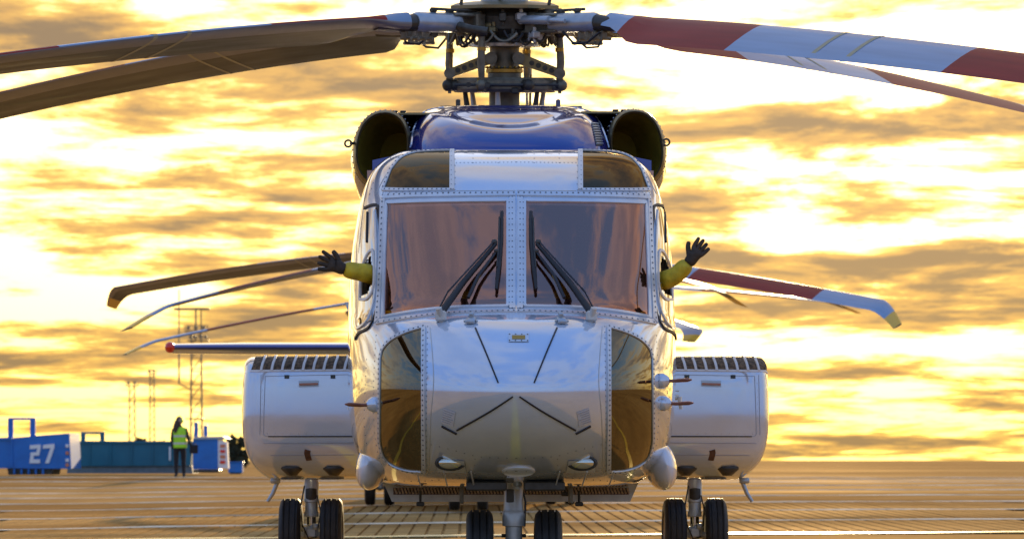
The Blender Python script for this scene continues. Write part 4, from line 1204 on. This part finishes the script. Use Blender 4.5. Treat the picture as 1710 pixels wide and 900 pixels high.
for side in (0, 1):
    sx = -1 if side == 0 else 1
    hp = FUS.hit(615 if side == 0 else 1109, 460)[0]; YD = hp.y - 0.04
    if side == 0:
        wr, el, ent = at(572, 449, YD - 0.06), at(598, 454, YD - 0.03), at(622, 458, YD + 0.03)
        d = at(540, 437, YD - 0.06) - wr; th = Vector((0.25, 0, 1))
    else:
        wr, el, ent = at(1152, 437, YD - 0.06), at(1128, 461, YD - 0.03), at(1106, 470, YD + 0.03)
        d = at(1177, 405, YD - 0.06) - wr; th = Vector((-1, 0, 0.35))
    org = Vector((sx * 0.55, 2.40, 1.48))
    pe = empty('person', org, 0, heli.parent)
    pe.matrix_world = HM @ Matrix.Translation(org)
    q = lambda v: tuple(Vector(v) - org)
    hipc = Vector((sx * 0.55, 2.42, 1.52)); ch = Vector((sx * 0.56, 2.52, 2.02)); nk = Vector((sx * 0.57, 2.46, 2.21)); hd = Vector((sx * 0.58, 2.40, 2.45))
    shO = Vector((sx * 0.76, 2.47, 2.12)); shI = Vector((sx * 0.36, 2.47, 2.12))
    elI = Vector((sx * 0.30, 2.22, 1.85)); haI = Vector((sx * 0.42, 1.95, 1.80))
    kneeA, kneeB = Vector((sx * 0.46, 1.95, 1.56)), Vector((sx * 0.66, 1.95, 1.56)); ftA, ftB = Vector((sx * 0.46, 1.75, 1.08)), Vector((sx * 0.66, 1.75, 1.08))
    hipA, hipB = Vector((sx * 0.47, 2.36, 1.50)), Vector((sx * 0.64, 2.36, 1.50))
    elO = Vector((sx * 0.93, 2.42, (2.12 + ent.z) / 2 + 0.02))
    nd = [(*q(hipc), 0.14, 0.11), (*q((hipc + ch) / 2), 0.15, 0.11), (*q(ch), 0.17, 0.12), (*q(nk), 0.06, 0.06), (*q(nk + Vector((0, -0.02, 0.08))), 0.055, 0.06),
          (*q(shO), 0.075), (*q(elO), 0.062), (*q(ent), 0.066), (*q(ent.lerp(el, 0.5)), 0.070), (*q(el), 0.060), (*q(el.lerp(wr, 0.5)), 0.064), (*q(wr), 0.050),
          (*q(shI), 0.075), (*q(elI), 0.055), (*q(haI), 0.038), (*q(hipA), 0.09), (*q(kneeA), 0.07), (*q(ftA), 0.045), (*q(hipB), 0.09), (*q(kneeB), 0.07), (*q(ftB), 0.045)]
    ed = [(0, 1), (1, 2), (2, 3), (3, 4), (2, 5), (5, 6), (6, 7), (7, 8), (8, 9), (9, 10), (10, 11), (2, 12), (12, 13), (13, 14), (0, 15), (15, 16), (16, 17), (0, 18), (18, 19), (19, 20)]
    skin_mesh('body', nd, ed, 'jacket', pe)
    glove_mesh(wr - org, d, th, None, pe, 1.0 if side == 0 else 0.45)
    m = MB(); c = Vector(q(hd)); m.ball(c, (0.082, 0.10, 0.12), 20); m.ball(c + Vector((0, -0.105, -0.01)), (0.016, 0.025, 0.03), 10); m.ball(c + Vector((-0.085, 0, 0)), (0.015, 0.03, 0.035), 8); m.ball(c + Vector((0.085, 0, 0)), (0.015, 0.03, 0.035), 8)
    hdo = m.build('head', 'skin', pe, 60)
    m = MB()
    for e_ in (-0.032, 0.032): m.ball(c + Vector((e_, -0.088, 0.02)), (0.014, 0.012, 0.008), 8)
    m.ball(c + Vector((0, -0.09, -0.055)), (0.026, 0.012, 0.006), 8); m.build('face_features', 'hair', hdo, 60)
    m = MB(); m.ball(c + Vector((0, 0.02, 0.045)), (0.115, 0.125, 0.115), 24)
    m.v = [v if v[2] > c.z + 0.035 or v[1] > c.y - 0.02 else (v[0], max(v[1], c.y - 0.04), v[2]) for v in m.v]
    m.build('helmet', 'helmet', pe, 60)
    m = MB(); m.tube([c + Vector((0.10 * math.cos(a), -0.115 * math.sin(a) + 0.01, 0.05)) for a in [math.pi * k / 12 for k in range(13)]], 0.022, 8); m.build('visor', 'visor', pe, 60)
    m = MB(); m.tube([c + Vector((sx * 0.10, -0.02, -0.03)), c + Vector((sx * 0.09, -0.09, -0.06)), c + Vector((sx * 0.02, -0.125, -0.06))], 0.007, 6); m.build('microphone', 'visor', pe, 60)
    tag(pe, ('pilot in yellow jacket whose gloved hand spreads its fingers, thumb up, beside the stabiliser side' if side == 0 else 'pilot in yellow jacket whose gloved hand tilts upward with fingers together'), 'person', 'pilots in the cockpit')
    if side == 0: pe['label'] = 'pilot in yellow sleeve reaching out sideways, fingers of the dark glove spread apart'

# ground crew
def wpt(px_, py_, Y): return Vector(((px_ - 855) / F * Y, Y, CAMZ + (HOR - py_) / F * Y))


YP = 97.0
base = wpt(300, 797, YP); base.z = gz(base.x, YP)
cr_ = empty('person', base, 0)
tag(cr_, 'ground crew member in lime hi-vis vest and dark trousers, seen from behind, holding a case', 'person')
nd = [(0, 0, 0.92, 0.14, 0.10), (0, 0.0, 1.15, 0.13, 0.10), (0, 0.0, 1.36, 0.16, 0.10), (0, 0, 1.46, 0.06), (0, 0.01, 1.56, 0.055),
      (-0.18, 0, 1.38, 0.065), (-0.22, -0.02, 1.12, 0.052), (-0.20, -0.06, 0.90, 0.042), (-0.19, -0.08, 0.82, 0.035),
      (0.18, 0, 1.38, 0.065), (0.25, -0.01, 1.12, 0.052), (0.30, -0.10, 0.98, 0.042), (0.34, -0.14, 0.95, 0.035),
      (-0.10, 0, 0.84, 0.095), (-0.10, -0.01, 0.47, 0.072), (-0.10, 0.02, 0.10, 0.05), (-0.11, -0.10, 0.045, 0.045),
      (0.10, 0, 0.84, 0.095), (0.11, 0.02, 0.47, 0.072), (0.12, 0.04, 0.10, 0.05), (0.13, -0.08, 0.045, 0.045)]
ed = [(0, 1), (1, 2), (2, 3), (3, 4), (2, 5), (5, 6), (6, 7), (7, 8), (2, 9), (9, 10), (10, 11), (11, 12), (0, 13), (13, 14), (14, 15), (15, 16), (0, 17), (17, 18), (18, 19), (19, 20)]
skin_mesh('body', nd, ed, 'trousers', cr_)
m = MB(); rings = []
for z, a, b in ((0.86, 0.215, 0.155), (0.95, 0.21, 0.15), (1.12, 0.19, 0.14), (1.3, 0.205, 0.14), (1.41, 0.19, 0.12), (1.46, 0.12, 0.09)):
    rings.append([(a * math.cos(t), b * math.sin(t), z) for t in [2 * math.pi * k / 24 for k in range(24)]])
m.loft(rings, True, False); ve = m.build('vest', 'hivis', cr_, 60)
for z0, a, b in ((0.96, 0.213, 0.153), (1.17, 0.195, 0.144)):
    m = MB(); m.loft([[(a * 1.015 * math.cos(t), b * 1.02 * math.sin(t), z0 + h) for t in [2 * math.pi * k / 24 for k in range(24)]] for h in (0, 0.05)], True, False); m.build('reflective_band', 'reflective', ve, 60)
m = MB(); m.ball((0, 0, 1.62), (0.078, 0.095, 0.115), 16); m.build('head', 'skin', cr_, 60)
m = MB(); m.ball((-0.02, 0.02, 1.645), (0.095, 0.105, 0.115), 16); m.tube([(-0.05, -0.03, 1.62), (-0.09, -0.06, 1.45), (-0.10, -0.09, 1.28)], [0.09, 0.10, 0.05], 14); m.build('hair', 'hair', cr_, 60)
m = MB(); m.ball((0.075, -0.04, 1.625), (0.035, 0.05, 0.055), 12); m.ball((-0.10, 0.0, 1.625), (0.03, 0.05, 0.055), 12); m.tube([(0.08, -0.02, 1.66), (0.06, 0, 1.74), (0, 0, 1.775), (-0.07, 0, 1.74), (-0.1, 0, 1.66)], 0.014, 8); m.build('ear_defenders', 'ear_green', cr_, 60)
cs = empty('carrying_case', base + Vector((0.42, -0.12, 0.82)), 0.1)
tag(cs, 'small dark case held at the hip of the hi-vis ground crew member', 'case')
m = MB(); m.bbox((0, 0, 0.0), (0.24, 0.1, 0.25), 0.02); m.build('shell', 'trousers', cs, 40)
m = MB(); m.tube([(-0.06, 0, 0.12), (-0.05, 0, 0.16), (0.05, 0, 0.16), (0.06, 0, 0.12)], 0.012, 8); m.build('handle', 'hub_dark', cs, 40)

# ------------------------------------------------------------------ blue ground equipment on the far left
YB = 104.0; S_ = F / YB


def bl(px_, py_, Y=YB): return wpt(px_, py_, Y)


def hoop(x0, x1, ytop, ybot, Y, parent, base, mt, r_=0.07):
    a, b, c_, d_ = bl(x0, ybot, Y), bl(x0, ytop, Y), bl(x1, ytop, Y), bl(x1, ybot, Y)
    for p0, p1 in ((a, b), (d_, c_)):
        m = MB(); m.bbox((p0 + p1) / 2 - base, (r_ * 1.8, r_ * 1.5, abs((p1 - p0).z)), 0.01); m.build('post', mt, parent)
    m = MB(); m.bbox((b + c_) / 2 - base, ((c_ - b).x + r_ * 1.8, r_, r_ * 0.8), 0.01); m.build('crossbar', mt, parent)


b0 = bl(40, 792); b0.z = gz(b0.x, YB)
bx = empty('equipment_bin', b0); tag(bx, 'bright blue steel equipment bin with a white number 27 on its side', 'bin')
def quadbox(pts, Y0, Y1, base, inset=0.0):
    m = MB(); f = [bl(x, y, Y0) - base for x, y in pts]; k = [p + Vector((0, Y1 - Y0, 0)) for p in f]; m.loft([f, k]); return m
quadbox([(-70, 733), (18, 731), (60, 727), (116, 723), (119, 782), (-70, 781)], YB, YB + 2.4, b0).build('body', 'bin_blue', bx)
m = quadbox([(-72, 736), (20, 734), (20, 730), (-72, 732)], YB - 0.06, YB + 2.4, b0); m.build('rim', 'bin_blue', bx)
quadbox([(12, 781), (88, 782), (86, 792), (14, 792.5)], YB + 0.1, YB + 2.0, b0).build('skid', 'gear_dark', bx)
for x in (24, 36, 48, 60, 72):
    m = MB(); m.bbox(bl(x, 787, YB) - b0, (0.06, 0.1, 0.16), 0.01); m.build('skid_rib', 'bin_blue', bx)
quadbox([(18, 734), (21, 734), (21, 780), (18, 780)], YB - 0.05, YB, b0).build('stiffener', 'bin_blue', bx)
for i, y in enumerate((744, 756, 768, 776)):
    m = MB(); m.bbox(bl(112.5, y, YB) - b0 + Vector((0, -0.03, 0)), (0.10, 0.05, 0.1), 0.01); m.build('reflector', 'reflector' if i % 2 else 'white_paint', bx)
hoop(18, 55, 699, 732, YB + 0.5, bx, b0, 'bin_blue', 0.09)


def digit(pts_list, name, parent, base):
    m = MB()
    for i, poly in enumerate(pts_list):
        f = [bl(x, y, YB) + Vector((0, -0.035 - 0.004 * i, 0)) - base for x, y in poly]; m.loft([f, [p + Vector((0, 0.03, 0)) for p in f]])
    m.build(name, 'white_paint', parent)


digit([[(50, 743), (68, 741.5), (68, 748), (50, 749.5)], [(62.5, 748.2), (68, 747.7), (66, 758), (60.5, 758)], [(51, 755.2), (66, 754), (66, 760), (51, 761)], [(51, 761), (56.5, 760.6), (56, 767), (50, 767)], [(50, 766.8), (67, 766.5), (67, 773), (49.5, 773)]], 'digit_two', bx, b0)
digit([[(72, 742.5), (91, 740.5), (91, 747), (72, 748.5)], [(84.5, 747.5), (91, 746.8), (82, 773), (75.5, 773)]], 'digit_seven', bx, b0)

YT = 110.0
t0 = bl(215, 786, YT); t0.z = gz(t0.x, YT)
tb = empty('long_bin', t0); tag(tb, 'long teal bin on a grey base between the numbered bin and the ground crew', 'bin')
f = [bl(x, y, YT) - t0 for x, y in ((112, 737), (322, 738), (318, 777), (118, 778))]
m = MB(); m.loft([f, [p + Vector((0, 2.4, 0)) for p in f]]); m.build('body', 'bin_teal', tb)
f = [bl(x, y, YT - 0.06) - t0 for x, y in ((110, 735.5), (324, 736.5), (324, 740), (110, 739.5))]
m = MB(); m.loft([f, [p + Vector((0, 2.5, 0)) for p in f]]); m.build('rim', 'bin_teal', tb)
f = [bl(x, y, YT + 0.1) - t0 for x, y in ((112, 777), (320, 777), (322, 790), (112, 790))]
m = MB(); m.loft([f, [p + Vector((0, 2.2, 0)) for p in f]]); m.build('base', 'bin_grey', tb)
for x in (150, 185, 220, 255, 284):
    m = MB(); m.bbox(bl(x, 757.5, YT) - t0 + Vector((0, -0.02, 0)), (0.05, 0.05, 0.70), 0.01); m.build('stiffener', 'bin_teal', tb)
m = MB(); m.bbox(bl(284, 757, YT) - t0 + Vector((0, -0.05, 0)), (0.06, 0.03, 0.45), 0.01); m.build('reflector', 'white_paint', tb)
hoop(139, 171, 722.5, 737, YT + 0.6, tb, t0, 'bin_teal', 0.08)

YU = 106.0
u0 = bl(348, 786, YU); u0.z = gz(u0.x, YU)
un = empty('equipment_box', u0); tag(un, 'blue equipment box with a pale reflector end panel and two stub posts', 'box')
f = [bl(x, y, YU) - u0 for x, y in ((322, 732), (364, 731), (364, 783), (322, 783))]
m = MB(); m.loft([f, [p + Vector((0, 2.0, 0)) for p in f]]); m.build('body', 'bin_blue', un)
f = [bl(x, y, YU - 0.05) - u0 for x, y in ((322, 733), (378, 732), (372, 728), (324, 729))]
m = MB(); m.loft([f, [p + Vector((0, 2.0, 0)) for p in f]]); m.build('lid', 'hub_light', un)
f = [bl(x, y, YU) - u0 for x, y in ((364, 734), (379, 738), (381, 782), (364, 780))]
m = MB(); m.loft([f, [p + Vector((0, 0.5, 0)) for p in f]]); m.build('end_panel', 'white_paint', un)
for i in range(4):
    m = MB(); m.bbox(bl(372, 744 + 9 * i, YU) - u0 + Vector((0, -0.03, 0)), (0.16, 0.05, 0.09), 0.01); m.build('reflector', 'reflector' if i % 2 == 0 else 'red_lens', un)
for x in (325, 341): 
    m = MB(); m.bbox(bl(x, 719, YU) - u0 + Vector((0, 0.5, 0)), (0.12, 0.1, 0.55 if x < 330 else 0.35), 0.015); m.build('post', 'bin_blue', un)
m = MB(); m.bbox(bl(345, 786, YU) - u0 + Vector((0, 0.4, 0)), (0.8, 1.4, 0.1), 0.02); m.build('skid', 'gear_dark', un)
YC = 120.0
c0 = bl(394, 784, YC); c0.z = gz(c0.x, YC)
sb = empty('tool_chest', c0); tag(sb, 'small plain blue chest standing alone before the dark bush', 'box')
m = MB(); m.bbox((0, 0, 0.22), (0.5, 0.6, 0.36), 0.02); m.build('body', 'bin_blue', sb, 40)
m = MB(); m.bbox((0, 0, 0.42), (0.53, 0.63, 0.04), 0.01); m.build('lid', 'bin_blue', sb, 40)
m = MB(); m.bbox((0, 0, 0.02), (0.4, 0.5, 0.06), 0.01); m.build('skid', 'gear_dark', sb, 40)


# ------------------------------------------------------------------ lighting masts
def mast(px_, ytop, Y, wtop, wleg, label, extra=None, name='lattice_mast'):
    b = bl(px_, 768, Y); b.z = gz(b.x, Y)
    H = CAMZ + (HOR - ytop) / F * Y - b.z
    e = empty(name, b); tag(e, label, 'mast', 'lighting masts on the horizon')
    hw = wleg / 2 / F * Y; r_ = 0.05
    for k, (x, y) in enumerate(((-hw, -hw), (hw, -hw), (hw, hw), (-hw, hw))):
        m = MB(); m.tube([(x, y, 0), (x * 0.8, y * 0.8, H)], r_, 6); m.build('leg', 'mast_hazed', e)
    n = int(H / (2.2 * hw)); m = MB()
    for i in range(n):
        z0, z1 = H * i / n, H * (i + 1) / n; s0 = hw * (1 - 0.2 * i / n)
        for s_ in (-1, 1):
            m.tube([(-s0, s_ * s0, z0), (s0, s_ * s0, z1)], r_ * 0.5, 4); m.tube([(-s0, s_ * s0, z1), (s0, s_ * s0, z1)], r_ * 0.45, 4)
    tag(m.build('bracing', 'mast_hazed', e), None, None, None, 'stuff')
    hwid = wtop / F * Y
    m = MB(); m.bbox((0, 0, H), (hwid, 0.9, 0.12), 0.03)
    for s_ in (-1, 1): m.tube([(s_ * hwid / 2, 0, H), (s_ * hwid / 2, 0, H + 0.5)], 0.04, 5)
    m.tube([(-hwid / 2, 0, H + 0.5), (hwid / 2, 0, H + 0.5)], 0.04, 5); m.build('platform', 'mast_hazed', e)
    nf = max(2, int(hwid / 0.55))
    for i in range(nf):
        m = MB(); m.bbox((-hwid / 2 + (i + 0.5) * hwid / nf, -0.4, H + 0.28), (0.34, 0.25, 0.3), 0.05); m.build('floodlight', 'mast_hazed', e)
    if extra: extra(e, b, Y, H)
    return e


def tower_extra(e, b, Y, H):
    def z(py_): return CAMZ + (HOR - py_) / F * Y - b.z
    def x(px_): return (px_ - 855) / F * Y - b.x
    m = MB(); m.bbox((x(320), 0, z(516)), (x(350) - x(290), 0.4, 0.2), 0.04); m.tube([(x(327), 0, z(552)), (x(327), 0, z(516))], 0.09, 6); m.tube([(x(336), 0, z(552)), (x(336), 0, z(516))], 0.07, 6); m.build('crossarm', 'mast_hazed', e)
    m = MB(); m.tube([(x(299), 0, z(640)), (x(299), 0, z(484))], [0.1, 0.05], 6); m.tube([(x(299), 0, z(640)), (x(317), 0, z(650))], 0.05, 5); m.build('aerial', 'mast_hazed', e)
    m = MB(); m.bbox((x(331), 0, z(569)), (x(349) - x(313), 0.7, 0.12), 0.03); m.build('lower_platform', 'mast_hazed', e)
    for px_ in (319, 326, 336, 344):
        m = MB(); m.bbox((x(px_), -0.3, z(563)), (0.32, 0.25, 0.3), 0.05); m.build('floodlight', 'mast_hazed', e)
    m = MB(); m.bbox((x(325), 0, z(699)), (1.6, 0.7, 0.12), 0.03); m.build('rest_platform', 'mast_hazed', e)


mast(328, 553, 300, 38, 20, 'tall lattice tower with crossarm, floodlight platforms and a thin aerial', tower_extra)
mast(220.5, 644, 380, 21, 11, 'shorter floodlight mast with a wide flat head above the teal bin')
mast(254, 624, 420, 13, 9, 'slender lattice mast with a narrow head, standing next to the wide-headed one')

# ------------------------------------------------------------------ trees
def tree(px_, ytop, ybot_h, Y, wpx, label, seed, matn='leaf', n=900, ls=0.10, cat='tree', group=None, name='tree'):
    rg = random.Random(seed); b = bl(px_, 768, Y); b.z = gz(b.x, Y)
    H = CAMZ + (HOR - ytop) / F * Y - b.z; W = wpx / F * Y / 2
    e = empty(name, b); tag(e, label, cat, group)
    m = MB(); m.tube([(0, 0, 0), (0.02 * H, 0, H * 0.35), (-0.02 * H, 0, H * 0.75)], [0.05 * H, 0.035 * H, 0.01 * H], 8)
    for k in range(6):
        a = rg.uniform(0, 6.28); z0 = rg.uniform(0.2, 0.5) * H
        m.tube([(0, 0, z0), (W * 0.6 * math.cos(a), W * 0.6 * math.sin(a), z0 + 0.25 * H)], [0.02 * H, 0.006 * H], 5)
    m.build('trunk', 'bark', e, 50)
    m = MB()
    cl = [(rg.uniform(-0.75, 0.75) * W, rg.uniform(-0.75, 0.75) * W, rg.uniform(0.25, 0.88) * H, rg.uniform(0.22, 0.42) * W) for _ in range(16)]
    for _ in range(n):
        cx, cy, cz, r_ = rg.choice(cl); d_ = Vector((rg.gauss(0, 1), rg.gauss(0, 1), rg.gauss(0, 0.8))).normalized() * r_ * rg.random() ** 0.4
        p = Vector((cx, cy, min(max(cz, 0.1 * H), H))) + d_; a = Vector((rg.gauss(0, 1), rg.gauss(0, 1), rg.gauss(0, 1))).normalized(); b2 = a.orthogonal().normalized(); s_ = ls * rg.uniform(0.6, 1.4)
        m.add([p - a * s_, p + b2 * s_ * 0.5, p + a * s_, p - b2 * s_ * 0.5], [(0, 1, 2, 3)])
    m.build('crown', matn, e)


tree(397, 727, 0, 160, 44, 'dark leafy bush half hidden by the sponson edge', 5, 'leaf', 3500, 0.11, 'bush', None, 'bush')
for k, (px_, yt, w, lb) in enumerate(((3, 733, 16, 'far tree on the horizon above the rim of the numbered blue bin'), (236, 729, 13, 'far tree on the horizon between the two smaller masts'), (268, 732, 10, 'low far tree on the horizon above the teal bin, next to the ground crew'))):
    tree(px_, yt, 0, 520, w * 1.6, lb, 20 + k, 'leaf_far', 500, 0.30, 'tree', 'far trees beyond the bins', 'far_tree')
